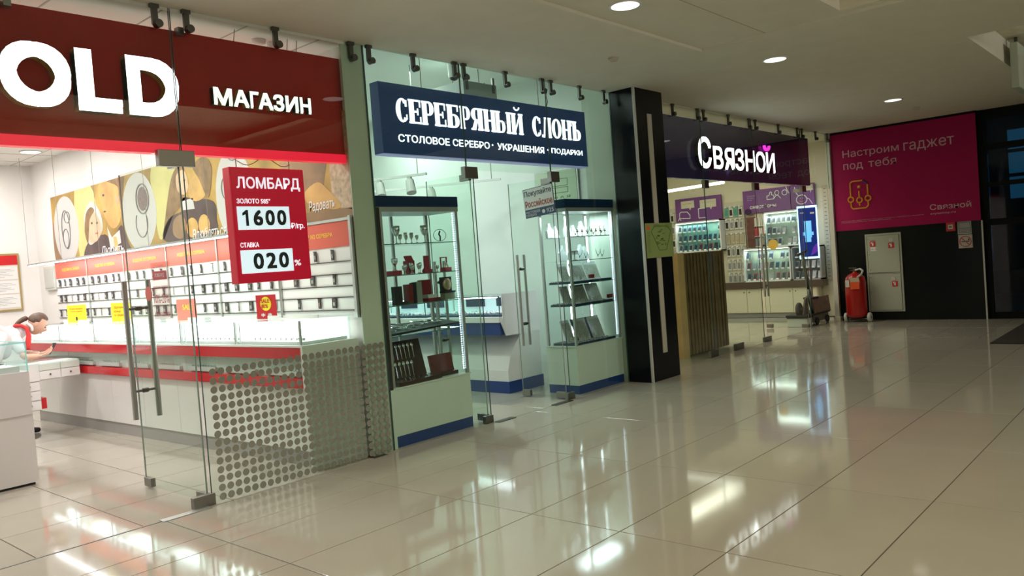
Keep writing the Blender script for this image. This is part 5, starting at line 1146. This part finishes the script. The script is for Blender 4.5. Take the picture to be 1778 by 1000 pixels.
for a, b, z0, z1 in ((-2.35, -1.55, 3.12, 3.55), (-2.35, -1.55, 2.58, 3.04), (-2.35, -1.55, 2.02, 2.50), (-3.4, -2.5, 2.02, 3.04), (-4.5, -3.6, 2.02, 3.04), (-3.4, -2.5, 0.7, 1.7), (-4.5, -3.6, 0.7, 1.7), (-6, -5, 0.7, 3.0), (0.2, 1.0, 2.0, 3.0)):
    B(20.97, 21.0, a, b, z0, z1).build('window', PANE, ob)
B(16.0, 60, -40, 30, -0.3, -0.1).build('ground', mat('outside_ground', (0.03, 0.035, 0.04), 0.5), kind='structure')
mt = thing('entrance_mat', (11.2, -2.87, 0), 'black ribbed entrance mat on the tiles before the glass wall', 'mat')
B(11.17, 14.1, -6.5, -2.87, 0.0, 0.012).build('pile', MATT, mt)
# ceiling box at the right edge
hb = thing('ceiling_light_box', (11.0, -3.4, 2.9), 'pale rectangular light box hung in the grey ceiling recess', 'ceiling light')
B(10.44, 11.65, -3.44, -3.36, 2.94, 3.44).build('body', mat('pale_green_box', (0.45, 0.50, 0.42), 0.5), hb, bevel=0.01)
B(10.6, 10.65, -3.41, -3.38, 3.44, 3.53).build('hanger', STEELD, hb); B(11.4, 11.45, -3.41, -3.38, 3.44, 3.53).build('hanger', STEELD, hb)

# ------------------------------------------------------------------ extinguisher on wheels
ex = thing('wheeled_extinguisher', (13.98, -0.42, 0), 'large red wheeled fire extinguisher with orange tag beside the hydrant cabinet', 'fire extinguisher')
exy, exx = -0.40, 13.94
g = MB(); g.smooth = True; g.lathe((exx, exy, 0.07), [(0.10, 0), (0.155, 0.02), (0.165, 0.06), (0.165, 0.60), (0.15, 0.68), (0.10, 0.735), (0.04, 0.755), (0.035, 0.78)], 28); g.build('cylinder', EXTR, ex)
g = MB(); g.smooth = False; g.tube((exx, exy, 0.84), (exx, exy, 0.90), 0.022, 10).box(exx-0.015, exx+0.015, exy-0.03, exy+0.09, 0.90, 0.915).box(exx-0.012, exx+0.012, exy-0.02, exy+0.07, 0.865, 0.875); g.build('valve_lever', STEELD, ex)
g = MB(); g.smooth = True; g.path([(exx-0.02, exy-0.02, 0.87), (exx-0.04, exy-0.10, 0.89), (exx-0.08, exy-0.16, 0.86), (exx-0.11, exy-0.14, 0.80), (exx-0.14, exy-0.08, 0.75)], 0.016, 10); g.build('hose', LGREY, ex)
MB().obox((exx-0.172, exy-0.045, 0.70), (0.25, -1, 0), (0, 0, 1), (-1, -0.25, 0), 0.14, 0.10, 0.006).build('tag_top', mat('tan_tag', (0.5, 0.42, 0.30), 0.6), ex)
MB().obox((exx-0.174, exy-0.045, 0.62), (0.25, -1, 0), (0, 0, 1), (-1, -0.25, 0), 0.14, 0.12, 0.006).build('orange_tag', EXTO, ex)
MB().obox((exx-0.165, exy+0.075, 0.655), (-0.35, -1, 0), (0, 0, 1), (-1, 0.35, 0), 0.075, 0.12, 0.004).build('white_label', LGREY, ex)
for dy in (0.165, -0.215):
    MB().lathe((exx-0.04, exy+dy, 0.078), [(0.03, -0.024), (0.07, -0.024), (0.078, -0.015), (0.078, 0.015), (0.07, 0.024), (0.03, 0.024)], 20, 'y').build('wheel', LGREY, ex)
    MB().tube((exx-0.04, exy+dy-0.027, 0.078), (exx-0.04, exy+dy+0.027, 0.078), 0.02, 10).build('hub', STEELD, ex)
MB().tube((exx-0.04, exy-0.22, 0.05), (exx-0.04, exy+0.17, 0.05), 0.012, 8).build('axle', STEELD, ex)

# ------------------------------------------------------------------ phone shop interior (wall units on the far wall, x = 14.95)
XW = 14.95
def wb(x0, x1, y0, y1, z0, z1): return B(x0, x1, y0, y1, z0, z1)
bc = thing('wall_base_cabinet', (14.9, 1.5, 0), 'long cream base cabinet with brown top along the phone shop wall', 'cabinet')
wb(14.80, 14.99, 0.56, 4.3, 0.09, 0.575).build('body', mat('cream_lam', (0.72, 0.68, 0.52), 0.4), bc); wb(14.82, 14.99, 0.56, 4.3, 0, 0.09).build('plinth', GREYL, bc)
wb(14.74, 14.99, 0.44, 4.3, 0.576, 0.70).build('brown_top', BROWND, bc)
for k in range(8):
    a = 0.575+0.46*k; d_ = wb(14.785, 14.80, a, a+0.45, 0.10, 0.565).build('door', mat('cream_lam', (0.72, 0.68, 0.52), 0.4), bc)
    yk = a+0.40 if k % 2 == 0 else a+0.05
    MB().tube((14.775, yk, 0.50), (14.785, yk, 0.50), 0.012, 8).build('knob', STEELD, d_)
PH = [mat('phone_%d' % i, c, 0.25) for i, c in enumerate([(0.02, 0.02, 0.025), (0.03, 0.05, 0.08), (0.45, 0.47, 0.48), (0.06, 0.22, 0.32), (0.10, 0.30, 0.38), (0.5, 0.04, 0.05), (0.25, 0.25, 0.27), (0.02, 0.03, 0.10)])]
def phone_proto(m):
    t = thing('display_phone', (0, 0, 0))
    MB().obox((0, 0, 0.070), (0, 1, 0), (0.35, 0, 0.94), (0.94, 0, -0.35), 0.075, 0.145, 0.010).build('body', m, t, local=True)
    MB().obox((-0.006, 0, 0.072), (0, 1, 0), (0.35, 0, 0.94), (0.94, 0, -0.35), 0.062, 0.108, 0.002).build('screen', mat('screen_glass', (0.03, 0.05, 0.08), 0.1), t, local=True)
    B(-0.02, 0.03, -0.02, 0.02, 0, 0.012).build('stand', LAM, t, local=True)
    B(-0.045, -0.035, -0.025, 0.025, 0, 0.028).build('price_tag', WINK, t, local=True)
    return t
pp = [phone_proto(m) for m in PH]; pu = [False]*len(PH)
PN = ['black', 'dark slate', 'silver', 'blue', 'teal', 'red', 'grey', 'navy']
def put_phone(kd, loc, lab, grp):
    if not pu[kd]: pu[kd] = True; o = pp[kd]; o.location = loc; props(o, lab, 'phone', grp)
    else: copy_tree(pp[kd], loc, lab, grp)
def showcase(y0, y1, z0, z1, nm, rows, n, choices, frame=LAM, glow=True, back=None):
    t = thing('phone_showcase', (14.85, (y0+y1)/2, z0), nm, 'display case')
    bm_ = back or mat('case_back_mint', (0.50, 0.58, 0.50), 0.5)
    wb(14.96, 14.975, y0, y1, z0, z1).build('back', bm_, t)
    for a, b, c_, d_ in ((y0, y1, z0, z0+0.025), (y0, y1, z1-0.025, z1)): wb(14.74, 14.975, a, b, c_, d_).build('frame', frame, t)
    for a in (y0, y1-0.025): wb(14.74, 14.975, a, a+0.025, z0, z1).build('frame', frame, t)
    H_ = (z1-z0-0.05)/rows
    for r in range(rows):
        z = z0+0.028+H_*r
        if r: wb(14.78, 14.96, y0+0.025, y1-0.025, z-0.006, z).build('shelf', CGLASS, t)
        for q in range(n):
            y = y1-0.07-(y1-y0-0.14)*q/(n-1)
            if random.random() < 0.08: continue
            kd = random.choice(choices(r))
            put_phone(kd, (14.85, y, z), '%s phone, %s from left on the %s shelf of the %s showcase' % (PN[kd], ORD[q], ['lowest', 'middle', 'top'][min(2, r if rows > 2 else r*2)], nm.split()[0]), 'phones in the %s showcase' % nm.split()[0])
    if glow:
        wb(14.76, 14.78, y0+0.03, y1-0.03, z1-0.035, z1-0.027).build('led_tube', TUBE, t)
        area('case_lamp', (14.82, (y0+y1)/2, z1-0.05), 0.1, y1-y0-0.1, 3.0, (0.85, 1.0, 0.9))
    return t
showcase(2.39, 3.42, 1.355, 1.985, 'upper-left glowing phone showcase under the purple speech bubble panel', 3, 9, lambda r: (3, 3, 4, 1, 2) if r == 2 else ((4, 3, 2, 6) if r else (4, 4, 0, 2, 5)), back=mat('case_back_teal', (0.25, 0.50, 0.45), 0.5))
showcase(0.78, 1.50, 1.355, 2.02, 'upper-right cream phone showcase behind the blue screen', 3, 7, lambda r: (0, 5, 2, 2) if r == 2 else (2, 6, 1))
showcase(1.02, 1.96, 0.70, 1.352, 'lower cream phone showcase above the brown counter top', 3, 8, lambda r: (0, 1, 7) if r == 2 else ((0, 3, 6, 5) if r == 1 else (5, 0, 2, 6)))
showcase(0.45, 1.00, 0.70, 1.33, 'corner grey phone showcase behind the hand truck', 3, 5, lambda r: (6, 0, 6, 5), frame=GREYL, glow=False, back=mat('case_back_grey', (0.25, 0.25, 0.22), 0.5))
# purple header panels
def bubble(par, y, z, w_, h_):
    pts = [(-w_/2, -h_/2), (w_/2*0.2, -h_/2), (w_/2*0.35, -h_/2-0.05), (w_/2*0.5, -h_/2), (w_/2, -h_/2), (w_/2, h_/2), (-w_/2, h_/2)]
    MB().prism([(-y+a, z+b) for a, b in pts], (14.918, 0, 0), RY, ZU, 0.004).build('speech_bubble', mat('bubble_cream', (0.62, 0.58, 0.46), 0.6), par)
pa = thing('purple_header_panel', (14.93, 2.95, 2.0), 'purple header panel with two cream speech bubbles', 'panel')
wb(14.92, 14.95, 2.43, 3.47, 2.0, 2.48).build('panel', PURPP, pa)
bubble(pa, 3.18, 2.35, 0.30, 0.15); bubble(pa, 2.72, 2.33, 0.36, 0.16)
text('Здравствуйте', (14.913, 3.29, 2.35), 0.2, 0.03, ORNG, pa, RY, ZU, 0.001); text('Это я, смартфон', (14.913, 2.87, 2.34), 0.28, 0.03, ORNG, pa, RY, ZU, 0.001)
def outline(par, nm, pts, r=0.008, m=WINK): MB().path([(14.915, y, z) for y, z in pts], r, 5).build(nm, m, par)
outline(pa, 'phone_outline', [(2.94, 2.24), (2.78, 2.24), (2.78, 2.05), (2.94, 2.05), (2.94, 2.24)])
outline(pa, 'truck_outline', [(3.38, 2.18), (3.38, 2.08), (3.14, 2.06), (3.14, 2.13), (3.20, 2.20), (3.34, 2.21), (3.38, 2.18)]); outline(pa, 'truck_outline', [(3.42, 2.03), (3.38, 2.09), (3.36, 2.03)])
pb = thing('purple_header_panel', (14.93, 1.5, 2.03), 'purple header panel reading смартфоны with thumb icons', 'panel')
wb(14.92, 14.95, 1.02, 1.965, 2.04, 2.48).build('panel', PURPP, pb)
text('смартфоны', (14.918, 1.83, 2.10), 0.53, 0.095, WINK, pb, RY, ZU, 0.002, 0.01); text('Подключим\nДоставим\nОбучим', (14.918, 1.88, 2.27), 0.16, 0.12, mat('lilac_ink', (0.45, 0.35, 0.55), 0.5), pb, RY, ZU, 0.001)
outline(pb, 'thumb_icon', [(1.47, 2.27), (1.47, 2.34), (1.43, 2.34), (1.40, 2.41), (1.37, 2.40), (1.38, 2.35), (1.33, 2.34), (1.34, 2.27), (1.47, 2.27)])
outline(pb, 'person_icon', [(1.27+0.04*math.cos(a*math.pi/5), 2.38+0.045*math.sin(a*math.pi/5)) for a in range(11)]); outline(pb, 'person_icon', [(1.34, 2.27), (1.29, 2.33), (1.25, 2.33), (1.20, 2.27)])
outline(pb, 'chat_icon', [(1.12+0.05*math.cos(a*math.pi/5), 2.37+0.05*math.sin(a*math.pi/5)) for a in range(11)]); outline(pb, 'antenna_icon', [(1.09, 2.48), (1.07, 2.42), (1.03, 2.34)])
pcn = thing('purple_header_panel', (14.93, 0.8, 2.05), 'purple header panel with smiling round face icon', 'panel')
wb(14.92, 14.95, 0.56, 1.005, 2.04, 2.49).build('panel', PURPP, pcn)
MB().path([(14.915, 0.80+0.10*math.cos(a*math.pi/8), 2.20+0.085*math.sin(a*math.pi/8)) for a in range(17)], 0.009, 5).build('face_ring', WINK, pcn)
outline(pcn, 'smile', [(0.85, 2.18), (0.80, 2.155), (0.75, 2.18)], 0.009, mat('pink_ink', (0.7, 0.12, 0.25), 0.5)); outline(pcn, 'eyes', [(0.825, 2.225), (0.82, 2.225)], 0.012); outline(pcn, 'eyes', [(0.775, 2.225), (0.77, 2.225)], 0.012)
outline(pcn, 'wire_line', [(0.92, 2.45), (0.92, 2.36), (0.86, 2.28)]); outline(pcn, 'wire_line', [(0.71, 2.22), (0.66, 2.20), (0.60, 2.10)]); bubble(pcn, 0.65, 2.41, 0.14, 0.11)
# hanging accessory packs
def acc_proto(kd):
    t = thing('accessory_pack', (0, 0, 0)); cm_ = [(0.72, 0.70, 0.60), (0.70, 0.68, 0.60), (0.55, 0.48, 0.34), (0.15, 0.42, 0.33)][kd]
    B(-0.010, 0.0, -0.042, 0.042, -0.185, 0).build('card', mat('pack_%d' % kd, cm_, 0.5), t, local=True)
    B(-0.018, -0.010, -0.026, 0.026, -0.155, -0.04).build('accessory', [PH[0], PH[6], mat('tan_case', (0.45, 0.38, 0.25), 0.5), mat('green_case', (0.06, 0.30, 0.22), 0.5)][kd], t, local=True)
    B(-0.05, 0.012, -0.018, 0.018, 0.0, 0.022).build('price_tag', WINK, t, local=True); return t
ap = [acc_proto(k) for k in range(4)]; au = [False]*4
AN = ['white pack with black accessory', 'white pack with grey accessory', 'tan phone case pack', 'green phone case pack']
rowz = [2.19, 1.94, 1.66, 1.40, 1.13, 0.87]
pbd = thing('pegboard', (14.96, 2.2, 0.7), 'cream pegboard of accessories between the two showcases', 'display panel')
wb(14.945, 14.99, 1.97, 2.385, 0.70, 2.30).build('board', mat('peg_cream', (0.58, 0.54, 0.42), 0.6), pbd)
for z in rowz: wb(14.935, 14.945, 1.97, 2.385, z+0.005, z+0.02).build('rail', GREYL, pbd)
pbe = thing('pegboard', (14.96, 3.6, 0.7), 'cream pegboard of accessories left of the glowing showcase', 'display panel')
wb(14.945, 14.99, 3.47, 4.25, 0.70, 2.30).build('board', mat('peg_cream', (0.58, 0.54, 0.42), 0.6), pbe)
for z in rowz: wb(14.935, 14.945, 3.47, 4.25, z+0.005, z+0.02).build('rail', GREYL, pbe)
pbf = thing('pegboard', (14.96, 2.9, 0.7), 'cream pegboard behind the slatted stand', 'display panel')
wb(14.945, 14.99, 2.39, 3.46, 0.70, 1.35).build('board', mat('peg_cream', (0.58, 0.54, 0.42), 0.6), pbf)
for r, z in enumerate(rowz):
    for q in range(4):
        kd = [3, 0, 2, 0, 1, 1][r] if q % 2 == 0 or r > 3 else [0, 1, 2, 1, 0, 1][r]
        lab = '%s, %s from left in the %s row of the middle pegboard' % (AN[kd], ORD[q], ORD[r]); loc = (14.93, 2.335-0.10*q, z)
        if not au[kd]: au[kd] = True; ap[kd].location = loc; props(ap[kd], lab, 'accessory', 'accessory packs on the middle pegboard')
        else: copy_tree(ap[kd], loc, lab, 'accessory packs on the middle pegboard')
    for q in range(3):
        kd = (r+q) % 2
        copy_tree(ap[kd], (14.93, 3.78-0.11*q, z), '%s, %s from left in the %s row of the left pegboard' % (AN[kd], ORD[q], ORD[r]), 'accessory packs on the left pegboard')
bp_ = thing('brown_poster', (14.93, 1.84, 1.37), 'tall brown poster strip beside the accessory pegboard', 'poster')
wb(14.93, 14.975, 1.755, 1.93, 1.375, 1.965).build('strip', mat('brown_print', (0.14, 0.05, 0.035), 0.5, noise=0.3, nscale=10), bp_)
bx0 = None
BC = [mat('box_white', (0.66, 0.66, 0.58), 0.5), mat('box_red', (0.50, 0.05, 0.06), 0.5), mat('box_slate', (0.18, 0.22, 0.24), 0.5)]
for r in range(3):
    for q in range(3):
        m = [BC[2], BC[1], BC[0]][r] if q != 1 else BC[0 if r != 2 else 0]
        y = 1.715-0.082*q; z = 1.385+0.20*r
        B(14.90, 14.96, y-0.035, y+0.035, z, z+0.155).build('gadget_box', m, label='%s gadget box, %s from left in the %s row beside the upper-right showcase' % ({BC[0]: 'white', BC[1]: 'red', BC[2]: 'slate'}[m], ORD[q], ['lowest', 'middle', 'top'][r]), cat='box', group='gadget boxes on the wall shelf')
gb = thing('gadget_shelf', (14.95, 1.63, 1.37), 'white wall shelf holding small gadget boxes', 'shelf')
wb(14.965, 14.99, 1.50, 1.755, 1.37, 2.03).build('back', mat('peg_cream', (0.58, 0.54, 0.42), 0.6), gb)
for r in range(3): wb(14.88, 14.965, 1.51, 1.75, 1.372+0.20*r, 1.384+0.20*r).build('board', LAM, gb)
# perforated rail, purple oval, yellow sticker
ra = thing('perforated_rail', (14.98, 0.40, 0.7), 'tall cream perforated rail in the phone shop corner', 'rail')
wb(14.97, 14.995, 0.34, 0.44, 0.68, 2.42).build('rail', mat('cream_rail', (0.60, 0.54, 0.40), 0.5), ra)
for k in range(24): wb(14.965, 14.971, 0.37, 0.41, 0.74+0.07*k, 0.748+0.07*k).build('slot', BLKM, ra)
ys_ = thing('round_yellow_sticker', (12.93, 0.35, 1.4), 'round yellow sticker on the open phone shop glass door', 'sticker')
MB().lathe((12.92, 0.55, 1.405), [(0.001, -0.001), (0.085, -0.001), (0.085, 0.001)], 28, 'x').build('disc', mat('amber_film', (0.75, 0.50, 0.08), 0.5), ys_)
pvs = thing('purple_oval_sticker', (12.93, 0.8, 1.9), 'small dark purple round sign near the brown poster', 'sticker')
MB().lathe((14.90, 1.87, 2.07), [(0.001, -0.003), (0.06, -0.003), (0.06, 0.02)], 24, 'x').build('disc', mat('deep_purple', (0.03, 0.01, 0.06), 0.3), pvs)
# LED tube
tb = thing('ceiling_tube_light', (12, 1.4, 2.44), 'long white tube light hung under the phone shop ceiling', 'ceiling light')
MB().tube((12.0, 2.35, 2.425), (12.0, 0.9, 2.462), 0.024, 10).build('tube', TUBE, tb)
for y, z in ((2.2, 2.45), (1.0, 2.48)): MB().tube((12.0, y, z), (12.0, y, 3.23), 0.004, 6).build('drop_wire', WIRE, tb)
MB().box(11.97, 12.03, 2.1, 2.2, 2.45, 2.47).build('clip', BLKM, tb)
# blue lit screen turned to the corridor
az = math.atan2(5.5, 14.35)
ls = thing('lit_advert_screen', (14.35, 0.5, 1.1), 'tall blue lit advertising screen with pale glowing edge', 'screen', rz=az)
def L(x0, x1, y0, y1, z0, z1): return MB().box(x0, x1, y0, y1, z0, z1)
L(0, 0.05, -0.17, 0.17, 0.0, 0.95).build('edge', SCRL, ls, local=True, bevel=0.004); L(-0.004, 0.0, -0.145, 0.15, 0.035, 0.915).build('screen', SCREEN, ls, local=True)
MB().box(-0.008, -0.004, -0.06, 0.06, 0.38, 0.68).box(-0.008, -0.004, -0.09, 0.09, 0.42, 0.48).box(-0.009, -0.004, -0.045, 0.055, 0.30, 0.40).build('figure', SCRB, ls, local=True)
MB().prism([(0.02, 0.05), (0.14, 0.12), (0.14, 0.28), (0.07, 0.2)], (-0.004, 0, 0), (0, -1, 0), (0, 0, 1), 0.003).build('violet_shape', mat('violet_glow', (0.1, 0.02, 0.3), 0.4, emit=(0.12, 0.03, 0.4), es=0.6), ls, local=True)
MB().box(-0.008, -0.004, 0.06, 0.12, 0.82, 0.835).box(-0.008, -0.004, -0.12, -0.05, 0.80, 0.83).build('caption', WINK, ls, local=True)
MB().tube((0.025, 0, -1.1), (0.025, 0, 0), 0.015, 8).box(-0.06, 0.12, -0.14, 0.14, -1.1, -1.085).build('stand', STEELD, ls, local=True)

# ------------------------------------------------------------------ slatted folding stand behind the pillar
st_ = thing('slatted_stand', (9.4, 0.3, 0), 'tall stand of narrow bronze slats with a tan side board', 'stand')
B(9.30, 10.58, 0.40, 0.72, 0.03, 1.38).build('core', BLKM, st_)
sl0 = None
for k in range(26):
    x = 9.50+0.0455*k
    o = MB().prism([(x-0.020, 0.02), (x+0.016, 0.02), (x+0.016-0.0018*k*0, 1.385), (x-0.020, 1.385)], (0, 0.355+0.012*(k % 2), 0), XF, ZU, 0.05).build('slat', BRONZE, st_)
B(9.315, 9.475, 0.30, 0.325, 0.0, 1.39).build('side_board', WOOD, st_)
B(9.315, 9.33, 0.325, 0.72, 0.0, 1.39).build('side_board', WOOD, st_)
# ------------------------------------------------------------------ hand truck
htk = thing('hand_truck', (13.4, 0.3, 0), 'grey platform hand truck with a large wheel and brown board by the open door', 'hand truck')
B(13.05, 14.08, 0.10, 0.47, 0.168, 0.20).build('platform', BLKM, htk, bevel=0.004)
B(13.36, 14.05, 0.12, 0.44, 0.05, 0.168).build('chassis', mat('grey_green', (0.13, 0.13, 0.10), 0.6), htk)
MB().obox((13.78, 0.13, 0.315), (1, 0.0, 0.0), (0.0, 0.1, 1), (0.0, -1, 0.1), 0.72, 0.28, 0.02).build('brown_board', CARD, htk)
B(13.42, 13.62, 0.11, 0.30, 0.44, 0.47).build('bracket', BLKM, htk)
MB().prism([(13.18, 0.17), (13.42, 0.17), (13.42, 0.50), (13.30, 0.45)], (0, 0.24, 0), XF, ZU, 0.03).build('side_plate', mat('brown_plate', (0.10, 0.07, 0.05), 0.6), htk)
MB().lathe((13.22, 0.30, 0.287), [(0.03, -0.03), (0.095, -0.03), (0.115, -0.015), (0.115, 0.015), (0.095, 0.03), (0.03, 0.03)], 24, 'y').build('large_wheel', mat('wheel_brown', (0.10, 0.085, 0.07), 0.7), htk)
MB().tube((13.22, 0.25, 0.287), (13.22, 0.35, 0.287), 0.03, 12).tube((13.22, 0.30, 0.287), (13.42, 0.30, 0.30), 0.016, 8).build('hub', STEELD, htk)
for x in (13.46, 13.93):
    MB().lathe((x, 0.10, 0.065), [(0.02, -0.02), (0.055, -0.02), (0.065, -0.01), (0.065, 0.01), (0.055, 0.02), (0.02, 0.02)], 18, 'y').build('castor', RUBB, htk)
    MB().lathe((x, 0.42, 0.065), [(0.02, -0.02), (0.055, -0.02), (0.065, -0.01), (0.065, 0.01), (0.055, 0.02), (0.02, 0.02)], 18, 'y').build('castor', RUBB, htk)
g = MB(); g.smooth = True; g.tube((13.40, 0.15, 0.20), (13.30, 0.15, 0.62), 0.030, 10).tube((13.30, 0.15, 0.62), (13.12, 0.15, 1.22), 0.026, 10); g.build('handle_shaft', STEELD, htk)
MB().tube((12.95, 0.15, 1.20), (13.30, 0.15, 1.26), 0.022, 8).build('handle_grip', BLKM, htk)
wb_ = thing('lidded_box', (13.5, 0.65, 0), 'low white box with a black lid tucked under the hand truck platform', 'box')
B(13.09, 13.32, 0.13, 0.46, 0.0, 0.145).build('body', LAM, wb_, bevel=0.005); B(13.08, 13.33, 0.12, 0.47, 0.145, 0.165).build('lid', BLKM, wb_)
